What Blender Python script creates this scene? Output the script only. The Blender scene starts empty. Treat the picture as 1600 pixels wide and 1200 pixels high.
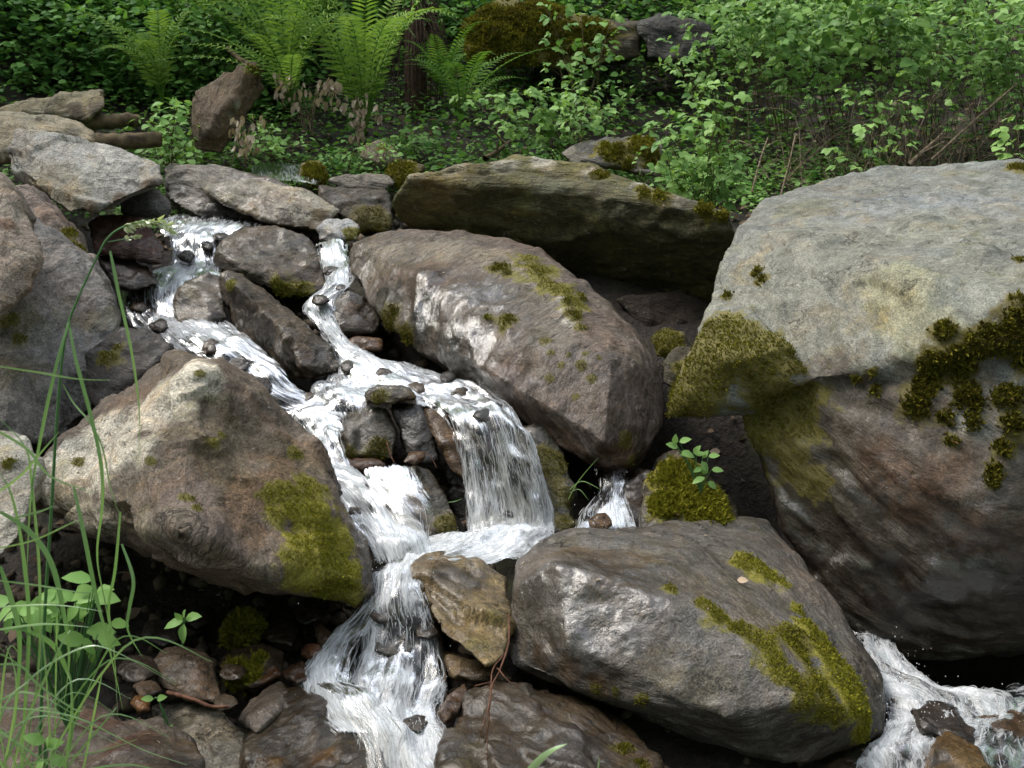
import bpy, bmesh, math, random
import numpy as np
from mathutils import Vector

# ------------------------------------------------------------------ scene, camera, light
SC = bpy.context.scene
COL = SC.collection
F_PX, PITCH, CAM = 1537.0, math.radians(-12.0), np.array((0.0, 0.0, 1.6))
cam_d = bpy.data.cameras.new('camera')
cam = bpy.data.objects.new('camera', cam_d)
COL.objects.link(cam)
cam.location = CAM
cam.rotation_euler = (math.radians(90) + PITCH, 0, 0)
cam_d.sensor_width = 36.0
cam_d.lens = 36.0 * F_PX / 1600.0
cam_d.clip_start, cam_d.clip_end = 0.05, 500
cam_d.dof.use_dof = True
cam_d.dof.focus_distance = 3.5
cam_d.dof.aperture_fstop = 10
SC.camera = cam

SUN_DIR = Vector((-0.60, 0.14, 0.79)).normalized()
w = bpy.data.worlds.new('World')
SC.world = w
w.use_nodes = True
nt = w.node_tree
bg = nt.nodes['Background']
sky = nt.nodes.new('ShaderNodeTexSky')
sky.sky_type = 'NISHITA'
sky.sun_disc = False
sky.sun_elevation = math.asin(SUN_DIR.z)
sky.sun_rotation = math.atan2(SUN_DIR.x, SUN_DIR.y)
sky.air_density, sky.dust_density, sky.ozone_density = 1.0, 4.0, 0.6
# thin bright cloud over most of the sky
wc = nt.nodes.new('ShaderNodeTexCoord')
cn = nt.nodes.new('ShaderNodeTexNoise')
cn.inputs['Scale'].default_value, cn.inputs['Detail'].default_value = 2.2, 6.0
cr = nt.nodes.new('ShaderNodeMapRange')
cr.inputs[1].default_value, cr.inputs[2].default_value, cr.inputs[3].default_value, cr.inputs[4].default_value = .35, .65, .45, .95
cm = nt.nodes.new('ShaderNodeMix')
cm.data_type = 'RGBA'
cm.inputs[7].default_value = (5.6, 5.9, 6.4, 1)
nt.links.new(wc.outputs['Generated'], cn.inputs['Vector'])
nt.links.new(cn.outputs[0], cr.inputs[0])
nt.links.new(cr.outputs[0], cm.inputs[0])
nt.links.new(sky.outputs[0], cm.inputs[6])
nt.links.new(cm.outputs[2], bg.inputs[0])
bg.inputs[1].default_value = 0.15
sun_d = bpy.data.lights.new('sun', 'SUN')
sun_d.energy = 2.1
sun_d.angle = math.radians(26)
sun_d.color = (1.0, 0.95, 0.87)
sun = bpy.data.objects.new('sun', sun_d)
COL.objects.link(sun)
sun.rotation_euler = SUN_DIR.to_track_quat('Z', 'Y').to_euler()
sun.location = (-3, 4, 8)
SC.view_settings.view_transform = 'Standard'
SC.view_settings.look = 'None'
SC.view_settings.exposure = 1.15
SC.view_settings.gamma = 1.0
SC.render.engine = 'CYCLES'
SC.cycles.use_denoising = True
SC.cycles.max_bounces = 6
SC.cycles.diffuse_bounces = 3
SC.cycles.glossy_bounces = 2
SC.cycles.transmission_bounces = 4
SC.cycles.transparent_max_bounces = 12
SC.cycles.caustics_reflective = False
SC.cycles.caustics_refractive = False
SC.cycles.sample_clamp_indirect = 4.0

RNG = np.random.default_rng(7)
random.seed(7)

# ------------------------------------------------------------------ geometry helpers
CP, SP = math.cos(PITCH), math.sin(PITCH)


def P(px, py, Y):
    """world point seen at photo pixel (1600 wide) at forward distance Y"""
    rx, uy = (px - 800.0) / F_PX, (600.0 - py) / F_PX
    dy = CP - uy * SP
    dz = SP + uy * CP
    t = Y / dy
    return np.array((rx * t, Y, CAM[2] + dz * t))


def project(v):
    d = v - CAM
    fz = d[:, 1] * CP + d[:, 2] * SP
    uy = -d[:, 1] * SP + d[:, 2] * CP
    fz = np.maximum(fz, 1e-3)
    return 800 + F_PX * d[:, 0] / fz, 600 - F_PX * uy / fz, fz


def h3(ix, iy, iz, seed):
    a = (ix.astype(np.int64) * 374761393 + iy.astype(np.int64) * 668265263 + iz.astype(np.int64) * 1274126177 + seed * 974711) & 0xFFFFFFFF
    a = ((a ^ (a >> 13)) * 1274126177) & 0xFFFFFFFF
    a = ((a ^ (a >> 16)) * 2246822519) & 0xFFFFFFFF
    a = a ^ (a >> 15)
    return (a & 0xFFFFFF).astype(np.float64) / float(0xFFFFFF)


def noise(p, seed=0):
    i = np.floor(p).astype(np.int64)
    f = p - i
    u = f * f * f * (f * (f * 6 - 15) + 10)
    x, y, z = i[:, 0], i[:, 1], i[:, 2]
    r = 0
    for dx in (0, 1):
        wx = u[:, 0] if dx else 1 - u[:, 0]
        for dy in (0, 1):
            wy = u[:, 1] if dy else 1 - u[:, 1]
            for dz in (0, 1):
                wz = u[:, 2] if dz else 1 - u[:, 2]
                r = r + wx * wy * wz * h3(x + dx, y + dy, z + dz, seed)
    return r


ROT = np.array(((0.36, 0.48, -0.8), (-0.8, 0.6, 0.0), (0.48, 0.64, 0.6)))


def fbm(p, seed=0, oct=4, gain=0.5):
    a, s, t = 1.0, 0, 0
    q = p.copy()
    for k in range(oct):
        s = s + a * noise(q, seed + k)
        t += a
        a *= gain
        q = (q @ ROT.T) * 2.03 + 17.3
    return s / t


def facets(p, seed=0):
    """cellular chipped planes: every cell tilts its own way and sits a little in or out"""
    i0 = np.floor(p).astype(np.int64)
    n = len(p)
    f1, f2 = np.full(n, 9.0), np.full(n, 9.0)
    v1, v2 = np.zeros(n), np.zeros(n)
    for dx in (-1, 0, 1):
        for dy in (-1, 0, 1):
            for dz in (-1, 0, 1):
                x, y, z = i0[:, 0] + dx, i0[:, 1] + dy, i0[:, 2] + dz
                e = p - np.stack([x + h3(x, y, z, seed), y + h3(x, y, z, seed + 1), z + h3(x, y, z, seed + 2)], 1)
                d = np.sqrt((e ** 2).sum(1))
                g = np.stack([h3(x, y, z, seed + 3), h3(x, y, z, seed + 4), h3(x, y, z, seed + 5)], 1) - .5
                val = (e * g).sum(1) * 1.6 + (h3(x, y, z, seed + 6) - .5) * .5
                a = d < f1
                b = (~a) & (d < f2)
                f2 = np.where(a, f1, np.where(b, d, f2))
                v2 = np.where(a, v1, np.where(b, val, v2))
                f1 = np.where(a, d, f1)
                v1 = np.where(a, val, v1)
    w = .5 + .5 * sstep(0, .14, f2 - f1)
    return v1 * w + v2 * (1 - w)


def sstep(a, b, x):
    t = np.clip((x - a) / (b - a), 0, 1)
    return t * t * (3 - 2 * t)


def mesh_obj(name, verts, faces, mat=None, parent=None, smooth=True, attrs=None, origin=None):
    """faces: list of arrays (n,3) / (n,4)"""
    verts = np.asarray(verts, dtype=np.float64)
    if origin is not None:
        verts = verts - np.asarray(origin)
    if not isinstance(faces, (list, tuple)):
        faces = [faces]
    faces = [np.asarray(f, dtype=np.int32) for f in faces if len(f)]
    me = bpy.data.meshes.new(name)
    me.vertices.add(len(verts))
    me.vertices.foreach_set('co', verts.astype(np.float32).ravel())
    idx = np.concatenate([f.ravel() for f in faces])
    tot = np.concatenate([np.full(len(f), f.shape[1], np.int32) for f in faces])
    me.loops.add(len(idx))
    me.loops.foreach_set('vertex_index', idx)
    me.polygons.add(len(tot))
    st = np.concatenate(([0], np.cumsum(tot)[:-1])).astype(np.int32)
    me.polygons.foreach_set('loop_start', st)
    me.update(calc_edges=True)
    me.validate()
    if smooth:
        me.polygons.foreach_set('use_smooth', np.ones(len(me.polygons), dtype=bool))
    for k, v in (attrs or {}).items():
        v = np.asarray(v, dtype=np.float32)
        if v.ndim == 1:
            at = me.attributes.new(k, 'FLOAT', 'POINT')
            at.data.foreach_set('value', v)
        elif v.shape[1] == 3:
            at = me.attributes.new(k, 'FLOAT_VECTOR', 'POINT')
            at.data.foreach_set('vector', v.ravel())
    if mat:
        me.materials.append(mat)
    o = bpy.data.objects.new(name, me)
    COL.objects.link(o)
    if origin is not None:
        o.location = origin
    if parent is not None:
        o.parent = parent
        if origin is None and parent.location.length > 0:
            o.matrix_parent_inverse = parent.matrix_basis.inverted()
    return o


def tag(o, label, cat, group=None, kind=None):
    if label:
        o['label'] = label
    if cat:
        o['category'] = cat
    if group:
        o['group'] = group
    if kind:
        o['kind'] = kind
    return o


def empty(name, loc, label, cat, group=None):
    o = bpy.data.objects.new(name, None)
    o.empty_display_size = 0.1
    COL.objects.link(o)
    o.location = loc
    return tag(o, label, cat, group)


# ------------------------------------------------------------------ terrain profile
PROF_Y = np.array((-4, 0.0, 1.0, 2.0, 2.3, 3.1, 4.2, 5.0, 5.8, 7.0, 8.5, 9.5, 11.0, 14.0, 20.0))
PROF_Z = np.array((-.3, -.25, -.1, .0, .09, .28, .70, 1.04, 1.34, 1.70, 2.49, 3.16, 4.3, 7.0, 13.0))


def G(x, y):
    x, y = np.asarray(x, float), np.asarray(y, float)
    z = np.interp(y, PROF_Y, PROF_Z)
    cx = np.interp(y, (2, 3, 4, 5, 6, 7), (-.25, -.35, -.5, -1.4, -1.9, -2.0))
    z = z - 0.16 * np.exp(-((x - cx) / 0.6) ** 2) * sstep(7.2, 5.8, y) - 0.06
    z = z - .5 * np.exp(-((x - 1.7) / .9) ** 2 - ((y - 3.3) / .55) ** 2) - .9 * np.exp(-((x - .80) / .36) ** 2 - ((y - 3.85) / .5) ** 2)
    z = z + 0.9 * sstep(-2.6, -5.5, x) * sstep(0, 4, y) + 0.8 * sstep(3.0, 6.0, x)
    p = np.stack([x.ravel(), y.ravel(), np.zeros(x.size)], 1)
    n = fbm(p * 1.7, 5, 4) - .5
    n2 = fbm(p * 9.0, 9, 3) - .5
    z = z + n.reshape(x.shape) * (0.10 + 0.25 * sstep(6.2, 7.5, y)) + n2.reshape(x.shape) * 0.05
    return z


# ------------------------------------------------------------------ materials
def M(name):
    m = bpy.data.materials.new(name)
    m.use_nodes = True
    t = m.node_tree
    t.nodes.clear()
    return m, t


class NB:
    """tiny node builder"""
    def __init__(s, t):
        s.t = t

    def n(s, typ, **kw):
        nd = s.t.nodes.new('ShaderNode' + typ)
        for k, v in kw.items():
            if k.startswith('i_'):
                key = k[2:]
                key = int(key) if key.isdigit() else key.replace('_', ' ')
                if isinstance(v, bpy.types.NodeSocket):
                    s.t.links.new(v, nd.inputs[key])
                else:
                    nd.inputs[key].default_value = v
            else:
                setattr(nd, k, v)
        return nd

    def attr(s, name, out='Fac'):
        return s.n('Attribute', attribute_name=name).outputs[out]

    def math(s, op, a, b=None, c=None, clamp=False):
        kw = {'i_0': a}
        if b is not None:
            kw['i_1'] = b
        if c is not None:
            kw['i_2'] = c
        return s.n('Math', operation=op, use_clamp=clamp, **kw).outputs[0]

    def ramp(s, v, lo, hi, a=0.0, b=1.0):
        return s.n('MapRange', i_0=v, i_1=lo, i_2=hi, i_3=a, i_4=b, interpolation_type='SMOOTHSTEP').outputs[0]

    def mix(s, f, a, b, mode='MIX'):
        nd = s.n('Mix', data_type='RGBA', blend_type=mode)
        for sock, v in ((nd.inputs[0], f), (nd.inputs[6], a), (nd.inputs[7], b)):
            if isinstance(v, bpy.types.NodeSocket):
                s.t.links.new(v, sock)
            else:
                sock.default_value = (*v, 1.0) if isinstance(v, tuple) and len(v) == 3 else v
        return nd.outputs[2]

    def noise(s, vec, scale, detail=4.0, rough=0.55, dist=0.0):
        return s.n('TexNoise', i_Vector=vec, i_Scale=scale, i_Detail=detail, i_Roughness=rough, i_Distortion=dist).outputs[0]

    def out(s, shader, disp=None):
        o = s.n('OutputMaterial')
        s.t.links.new(shader, o.inputs[0])
        return o


def rock_material():
    m, t = M('schist_rock')
    b = NB(t)
    rc = b.attr('rc', 'Vector')
    tint = b.attr('tint', 'Vector')
    wet = b.attr('wet')
    moss = b.attr('moss')
    mtone = b.attr('mtone')
    rgh = b.attr('rgh')
    st = b.n('Mapping', i_Vector=rc, i_Scale=(1.0, 1.0, 2.3)).outputs[0]
    band = b.noise(st, 7.0, 8, .66, 1.2)
    fine = b.noise(st, 34.0, 6, .7, .8)
    iso = b.noise(rc, 17.0, 9, .68, .5)
    grain = b.noise(rc, 190.0, 3, .75)
    blotch = b.noise(rc, 3.4, 6, .65, .7)
    speck = b.noise(rc, 52.0, 4, .65)
    # base colour
    v1 = b.ramp(band, .32, .70, .70, 1.26)
    v2 = b.ramp(fine, .30, .70, .72, 1.26)
    v3 = b.ramp(grain, .28, .72, .50, 1.50)
    v = b.math('MULTIPLY', b.math('MULTIPLY', v1, v2), v3)
    c = b.mix(1.0, tint, b.n('CombineColor', i_0=v, i_1=v, i_2=v).outputs[0], 'MULTIPLY')
    # rusty iron stains and greyer patches
    rust = b.math('MULTIPLY', b.ramp(blotch, .50, .70), .42)
    c = b.mix(rust, c, b.mix(1.0, c, (1.28, 0.92, 0.62), 'MULTIPLY'))
    grey = b.math('MULTIPLY', b.ramp(b.noise(rc, 2.3, 5, .65, .5), .48, .66), .6)
    c = b.mix(grey, c, b.mix(1.0, c, (.86, .95, 1.04), 'MULTIPLY'))
    och = b.math('MULTIPLY', b.ramp(b.noise(rc, 5.5, 6, .66, .8), .56, .68), .5)
    c = b.mix(och, c, b.mix(1.0, c, (1.22, 1.0, .64), 'MULTIPLY'))
    oli = b.math('MULTIPLY', b.ramp(b.noise(st, 4.2, 6, .66, .6), .54, .66), .6)
    c = b.mix(oli, c, b.mix(1.0, c, (.74, .72, .46), 'MULTIPLY'))
    # pale lichen specks and crusts
    dry = b.math('SUBTRACT', 1.0, wet, clamp=True)
    lich = b.math('MULTIPLY', b.ramp(speck, .62, .68), b.ramp(blotch, .58, .42))
    crust = b.math('MULTIPLY', b.ramp(b.noise(rc, 14.0, 7, .7, .3), .63, .68), .8)
    lich = b.math('MULTIPLY', b.math('MAXIMUM', lich, crust), dry)
    c = b.mix(b.math('MULTIPLY', lich, .45), c, (.40, .39, .34))
    # dark algae speckle
    dk = b.ramp(b.noise(rc, 70.0, 5, .72), .55, .66)
    c = b.mix(b.math('MULTIPLY', dk, .55), c, b.mix(1.0, c, (.36, .34, .30), 'MULTIPLY'))
    dk2 = b.math('MULTIPLY', b.ramp(iso, .56, .66), .45)
    c = b.mix(dk2, c, b.mix(1.0, c, (.45, .42, .36), 'MULTIPLY'))
    # hairline cracks along the foliation
    wv = b.n('VectorMath', operation='ADD', i_0=rc, i_1=b.n('VectorMath', operation='SCALE', i_0=b.n('TexNoise', i_Vector=rc, i_Scale=5.0, i_Detail=7.0, i_Roughness=.65).outputs[1], i_Scale=.5).outputs[0]).outputs[0]
    vor = b.n('TexVoronoi', feature='DISTANCE_TO_EDGE', i_Vector=b.n('Mapping', i_Vector=wv, i_Scale=(1.0, 1.3, 4.5)).outputs[0], i_Scale=2.0).outputs[0]
    crack = b.math('MULTIPLY', b.ramp(vor, .0, .020, 1., 0.), b.ramp(b.noise(rc, 4.0, 4, .6), .50, .58))
    c = b.mix(b.math('MULTIPLY', crack, .65), c, (.018, .015, .012))
    # wetness darkens
    wn = b.math('MULTIPLY', wet, b.ramp(b.noise(st, 6.0, 5, .65), .32, .52, .35, 1.0))
    c = b.mix(wn, c, b.mix(1.0, c, (.34, .29, .25), 'MULTIPLY'))
    # moss film under and around the tufts
    mcol = b.mix(mtone, b.mix(b.noise(rc, 60.0, 5, .7), (.035, .028, .008), (.115, .092, .020)), b.mix(b.noise(rc, 60.0, 5, .7), (.12, .105, .010), (.36, .33, .022)))
    c = b.mix(b.math('MULTIPLY', b.ramp(b.math('ADD', moss, b.math('ADD', b.math('MULTIPLY', b.math('SUBTRACT', iso, .5), 1.3), b.math('MULTIPLY', b.math('SUBTRACT', fine, .5), .8))), .30, .72), b.math('MULTIPLY', b.ramp(moss, .02, .2), .92)), c, mcol)
    # bump
    hgt = b.math('ADD', b.math('MULTIPLY', band, .75), b.math('MULTIPLY', fine, .30))
    hgt = b.math('ADD', hgt, b.math('MULTIPLY', iso, .75))
    hgt = b.math('ADD', hgt, b.math('MULTIPLY', grain, .07))
    lay = b.n('Math', operation='PINGPONG', i_0=b.math('MULTIPLY', b.noise(b.n('Mapping', i_Vector=rc, i_Scale=(1., 1., 5.)).outputs[0], 3.6, 6, .6, .4), 5.0), i_1=.5).outputs[0]
    hgt = b.math('ADD', hgt, b.math('MULTIPLY', lay, .55))
    hgt = b.math('SUBTRACT', hgt, b.math('MULTIPLY', crack, .30))
    hgt = b.math('MULTIPLY', hgt, rgh)
    bump = b.n('Bump', i_Strength=1.0, i_Distance=.028, i_Height=hgt).outputs[0]
    hw = b.math('ADD', b.math('MULTIPLY', iso, .5), b.math('ADD', b.math('MULTIPLY', fine, .45), b.math('MULTIPLY', b.noise(rc, 75.0, 3, .6), .22)))
    bumpw = b.n('Bump', i_Strength=.6, i_Distance=.013, i_Height=hw).outputs[0]
    pb = b.n('BsdfPrincipled', i_Base_Color=c, i_Normal=bump)
    t.links.new(b.ramp(wn, 0., 1., .70, .36), pb.inputs['Roughness'])
    t.links.new(b.math('MULTIPLY', wn, b.ramp(b.math('ADD', b.noise(rc, 11.0, 7, .7, .6), b.math('MULTIPLY', b.ramp(wet, .6, 1.), .12)), .40, .62, .15, 1.0)), pb.inputs['Coat Weight'])
    pb.inputs['Coat Roughness'].default_value = .10
    t.links.new(b.ramp(wet, .80, 1., 1.52, 1.95), pb.inputs['Coat IOR'])
    t.links.new(b.ramp(wn, 0., 1., .4, .12), pb.inputs['Specular IOR Level'])
    t.links.new(bumpw, pb.inputs['Coat Normal'])
    b.out(pb.outputs[0])
    return m


def moss_material():
    m, t = M('moss')
    b = NB(t)
    r = b.attr('rnd')
    g = b.attr('tone')
    dark = b.mix(r, (.050, .052, .009), (.14, .12, .020))
    lite = b.mix(r, (.16, .17, .018), (.36, .34, .04))
    c = b.mix(g, dark, lite)
    c = b.mix(b.ramp(r, .86, .94), c, (.16, .10, .045))
    d = b.n('BsdfDiffuse', i_Color=c)
    tr = b.n('BsdfTranslucent', i_Color=c)
    mx = b.n('MixShader', i_0=.2)
    t.links.new(d.outputs[0], mx.inputs[1])
    t.links.new(tr.outputs[0], mx.inputs[2])
    b.out(mx.outputs[0])
    return m


def leaf_material(name, c0, c1, gloss=.12, trans=.4):
    m, t = M(name)
    b = NB(t)
    r = b.attr('rnd')
    c = b.mix(r, c0, c1)
    d = b.n('BsdfDiffuse', i_Color=c)
    tr = b.n('BsdfTranslucent', i_Color=b.mix(1.0, c, (1.1, 1.15, .55), 'MULTIPLY'))
    gl = b.n('BsdfGlossy', i_Color=(.9, .95, .95, 1), i_Roughness=.38)
    m1 = b.n('MixShader', i_0=trans)
    t.links.new(d.outputs[0], m1.inputs[1])
    t.links.new(tr.outputs[0], m1.inputs[2])
    fr = b.n('LayerWeight', i_Blend=.25)
    m2 = b.n('MixShader', i_0=b.math('MULTIPLY', fr.outputs['Fresnel'], gloss * 3))
    t.links.new(m1.outputs[0], m2.inputs[1])
    t.links.new(gl.outputs[0], m2.inputs[2])
    b.out(m2.outputs[0])
    return m


def bark_material(name, c0, c1, scale=30):
    m, t = M(name)
    b = NB(t)
    tc = b.n('TexCoord').outputs['Object']
    n = b.noise(tc, scale, 5, .6)
    c = b.mix(b.ramp(n, .3, .7), c0, c1)
    pb = b.n('BsdfPrincipled', i_Base_Color=c, i_Roughness=.85, i_Normal=b.n('Bump', i_Strength=.6, i_Distance=.01, i_Height=n).outputs[0])
    pb.inputs['Specular IOR Level'].default_value = .25
    b.out(pb.outputs[0])
    return m


def ground_material():
    m, t = M('forest_floor')
    b = NB(t)
    tc = b.n('TexCoord').outputs['Object']
    n1 = b.noise(tc, 3.0, 5, .6)
    n2 = b.noise(tc, 28.0, 5, .65)
    c = b.mix(b.ramp(n2, .3, .7), (.007, .005, .004), (.030, .020, .013))
    c = b.mix(b.math('MULTIPLY', b.ramp(n1, .5, .7), .6), c, (.030, .036, .010))
    pb = b.n('BsdfPrincipled', i_Base_Color=c, i_Roughness=.8, i_Normal=b.n('Bump', i_Strength=.9, i_Distance=.03, i_Height=n2).outputs[0])
    b.out(pb.outputs[0])
    return m


def water_material():
    m, t = M('running_water')
    b = NB(t)
    fl = b.attr('flow', 'Vector')          # metres across, metres along, 0
    foam = b.attr('foam')
    edge = b.attr('edge')
    s1 = b.n('Mapping', i_Vector=fl, i_Scale=(50., 5.5, 1.)).outputs[0]
    s2 = b.n('Mapping', i_Vector=fl, i_Scale=(130., 10., 1.)).outputs[0]
    s3 = b.n('Mapping', i_Vector=fl, i_Scale=(16., 6., 1.)).outputs[0]
    n1 = b.noise(s1, 1.0, 5, .68, 1.0)
    n2 = b.noise(s2, 1.0, 4, .7, .8)
    n3 = b.noise(s3, 1.0, 6, .66, .8)
    n = b.math('ADD', b.math('MULTIPLY', n1, .42), b.math('ADD', b.math('MULTIPLY', n2, .32), b.math('MULTIPLY', n3, .26)))
    th = b.math('SUBTRACT', .79, b.math('MULTIPLY', foam, .45))
    f = b.n('MapRange', i_0=b.math('SUBTRACT', n, th), i_1=-.06, i_2=.18, i_3=0., i_4=1.).outputs[0]
    fe = b.ramp(b.math('ADD', edge, b.math('MULTIPLY', b.math('SUBTRACT', n, .5), 2.2)), .10, .60)
    f = b.math('MULTIPLY', f, b.ramp(fe, .1, .9))
    hgt = b.math('ADD', b.math('MULTIPLY', n1, .5), b.math('ADD', b.math('MULTIPLY', n2, .25), b.math('MULTIPLY', n3, .9)))
    bump = b.n('Bump', i_Strength=.35, i_Distance=.014, i_Height=hgt).outputs[0]
    bumps = b.n('Bump', i_Strength=.4, i_Distance=.018, i_Height=hgt).outputs[0]
    fo_d = b.n('BsdfDiffuse', i_Color=b.mix(b.ramp(n2, .35, .65), (.78, .81, .84), (.93, .94, .96)), i_Normal=bumps)
    fo_t = b.n('BsdfTranslucent', i_Color=(.80, .85, .90, 1))
    fo = b.n('MixShader', i_0=.35)
    t.links.new(fo_d.outputs[0], fo.inputs[1])
    t.links.new(fo_t.outputs[0], fo.inputs[2])
    tp = b.n('BsdfTransparent', i_Color=(.88, .86, .82, 1))
    gl = b.n('BsdfGlossy', i_Color=(.95, .97, 1, 1), i_Roughness=.16, i_Normal=bump)
    fr = b.n('Fresnel', i_IOR=1.33, i_Normal=bump)
    cl = b.n('MixShader', i_0=fr.outputs[0])
    t.links.new(tp.outputs[0], cl.inputs[1])
    t.links.new(gl.outputs[0], cl.inputs[2])
    mx = b.n('MixShader', i_0=b.math('MULTIPLY', f, .97))
    t.links.new(cl.outputs[0], mx.inputs[1])
    t.links.new(fo.outputs[0], mx.inputs[2])
    # ragged outer edge of the sheet
    none = b.n('BsdfTransparent', i_Color=(1, 1, 1, 1))
    m2 = b.n('MixShader', i_0=b.ramp(fe, .0, .25))
    t.links.new(none.outputs[0], m2.inputs[1])
    t.links.new(mx.outputs[0], m2.inputs[2])
    b.out(m2.outputs[0])
    return m


def strand_material():
    m, t = M('white_water_strands')
    b = NB(t)
    d = b.n('BsdfDiffuse', i_Color=(.90, .92, .94, 1))
    tr = b.n('BsdfTranslucent', i_Color=(.86, .90, .93, 1))
    tp = b.n('BsdfTransparent', i_Color=(1, 1, 1, 1))
    a = b.n('MixShader', i_0=.45)
    t.links.new(d.outputs[0], a.inputs[1])
    t.links.new(tr.outputs[0], a.inputs[2])
    m2 = b.n('MixShader', i_0=.42)
    t.links.new(tp.outputs[0], m2.inputs[1])
    t.links.new(a.outputs[0], m2.inputs[2])
    b.out(m2.outputs[0])
    return m


def drop_material():
    m, t = M('water_drops')
    b = NB(t)
    pb = b.n('BsdfPrincipled', i_Base_Color=(.9, .93, .95, 1), i_Roughness=.15)
    b.out(pb.outputs[0])
    return m


ROCK = rock_material()
MOSS = moss_material()
GROUND = ground_material()
WATER = water_material()
DROPS = drop_material()
STRAND = strand_material()
LEAF_B = leaf_material('bramble_leaf', (.065, .17, .032), (.27, .44, .13))
LEAF_D = leaf_material('dark_leaf', (.035, .11, .024), (.19, .37, .09), .06)
LEAF_F = leaf_material('fern_leaf', (.075, .18, .026), (.26, .40, .085), .06)
LEAF_G = leaf_material('grass_blade', (.14, .28, .12), (.33, .50, .22), .10)
LEAF_L = leaf_material('lush_leaf', (.15, .31, .07), (.32, .52, .18), .08)
LEAF_DRY = leaf_material('dry_leaf', (.16, .11, .075), (.50, .41, .33), .03, .25)
BARK_TWIG = bark_material('dry_stem_bark', (.09, .065, .045), (.30, .235, .165), 40)
BARK_STEM = bark_material('green_brown_stem', (.05, .045, .02), (.11, .085, .04), 40)
BARK_LOG = bark_material('log_bark', (.04, .028, .018), (.15, .11, .06), 18)
FIBRE = bark_material('dead_frond_fibre', (.018, .011, .007), (.075, .044, .028), 50)
ROOT = bark_material('red_root_bark', (.05, .022, .014), (.16, .075, .045), 60)


# ------------------------------------------------------------------ rocks
def hull_points(o, inner=(), t=.5, shrink=.6, y0=None, plane=(0, 0)):
    o3 = []
    cx = sum(q[0] for q in o) / len(o)
    cy = sum(q[1] for q in o) / len(o)
    for q in o:
        if len(q) == 3:
            o3.append(q)
        else:
            o3.append((q[0], q[1], y0 + plane[0] * (q[0] - cx) / 100 + plane[1] * (q[1] - cy) / 100))
    pts = [P(*q) for q in o3] + [P(*q) for q in inner]
    for q in o3:
        pts.append(P(cx + (q[0] - cx) * .93, cy + (q[1] - cy) * .93, q[2] + t * .45))
        pts.append(P(cx + (q[0] - cx) * shrink, cy + (q[1] - cy) * shrink, q[2] + t))
    return pts


def auto_inner(o, y0, plane, bulge, rng):
    cx = sum(q[0] for q in o) / len(o)
    cy = sum(q[1] for q in o) / len(o)
    r = []
    for k, q in enumerate(o):
        f = rng.uniform(.35, .75)
        x, y = cx + (q[0] - cx) * f, cy + (q[1] - cy) * f
        Y = y0 + plane[0] * (x - cx) / 100 + plane[1] * (y - cy) / 100
        r.append((x, y, Y - bulge * rng.uniform(.5, 1.0) * (1 - f * .6)))
    return r


ROCKS = {}


def make_moss(parent, verts, normals, weight, tone, seed, dens=1.0, length=.013):
    rng = np.random.default_rng(seed)
    patch = fbm(verts * 11.0, seed, 3)
    tone = np.clip(tone + (fbm(verts * 7.0, seed + 5, 3) - .5) * .9, 0, 1)
    idx = np.nonzero(weight * (.55 + .9 * patch) > .25 + .5 * rng.random(len(weight)))[0]
    if len(idx) < 4:
        return None
    n = int(len(idx) * 6.0 * dens)
    n = min(n, 60000)
    pick = rng.choice(idx, n)
    nrm = normals[pick]
    pos = verts[pick] + rng.normal(0, .006, (n, 3))
    pos -= nrm * .004
    k = 3
    pos = np.repeat(pos, k, 0)
    nr = np.repeat(nrm, k, 0)
    d = nr + rng.normal(0, .62, nr.shape) + np.array((0, 0, .25))
    d /= np.linalg.norm(d, axis=1)[:, None]
    side = np.cross(d, rng.normal(0, 1, d.shape))
    side /= np.linalg.norm(side, axis=1)[:, None]
    ln = np.repeat(length[pick], k)[:, None] * rng.uniform(.5, 1.35, len(pos))[:, None] * np.repeat(.6 + .5 * weight[pick], k)[:, None]
    wd = ln * rng.uniform(.16, .34, (len(pos), 1))
    a = pos - side * wd
    c = pos + side * wd
    tip = pos + d * ln
    v = np.stack([a, c, tip], 1).reshape(-1, 3)
    f = np.arange(len(v)).reshape(-1, 3)
    rnd = np.repeat(np.repeat(rng.uniform(0, 1, n), k) * .6 + .4 * rng.uniform(0, 1, len(pos)), 3)
    tn = np.repeat(np.repeat(np.clip(tone[pick] + rng.normal(0, .18, n), 0, 1), k), 3)
    o = mesh_obj('moss', v, f, MOSS, parent, False, {'rnd': rnd, 'tone': tn})
    return o


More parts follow.
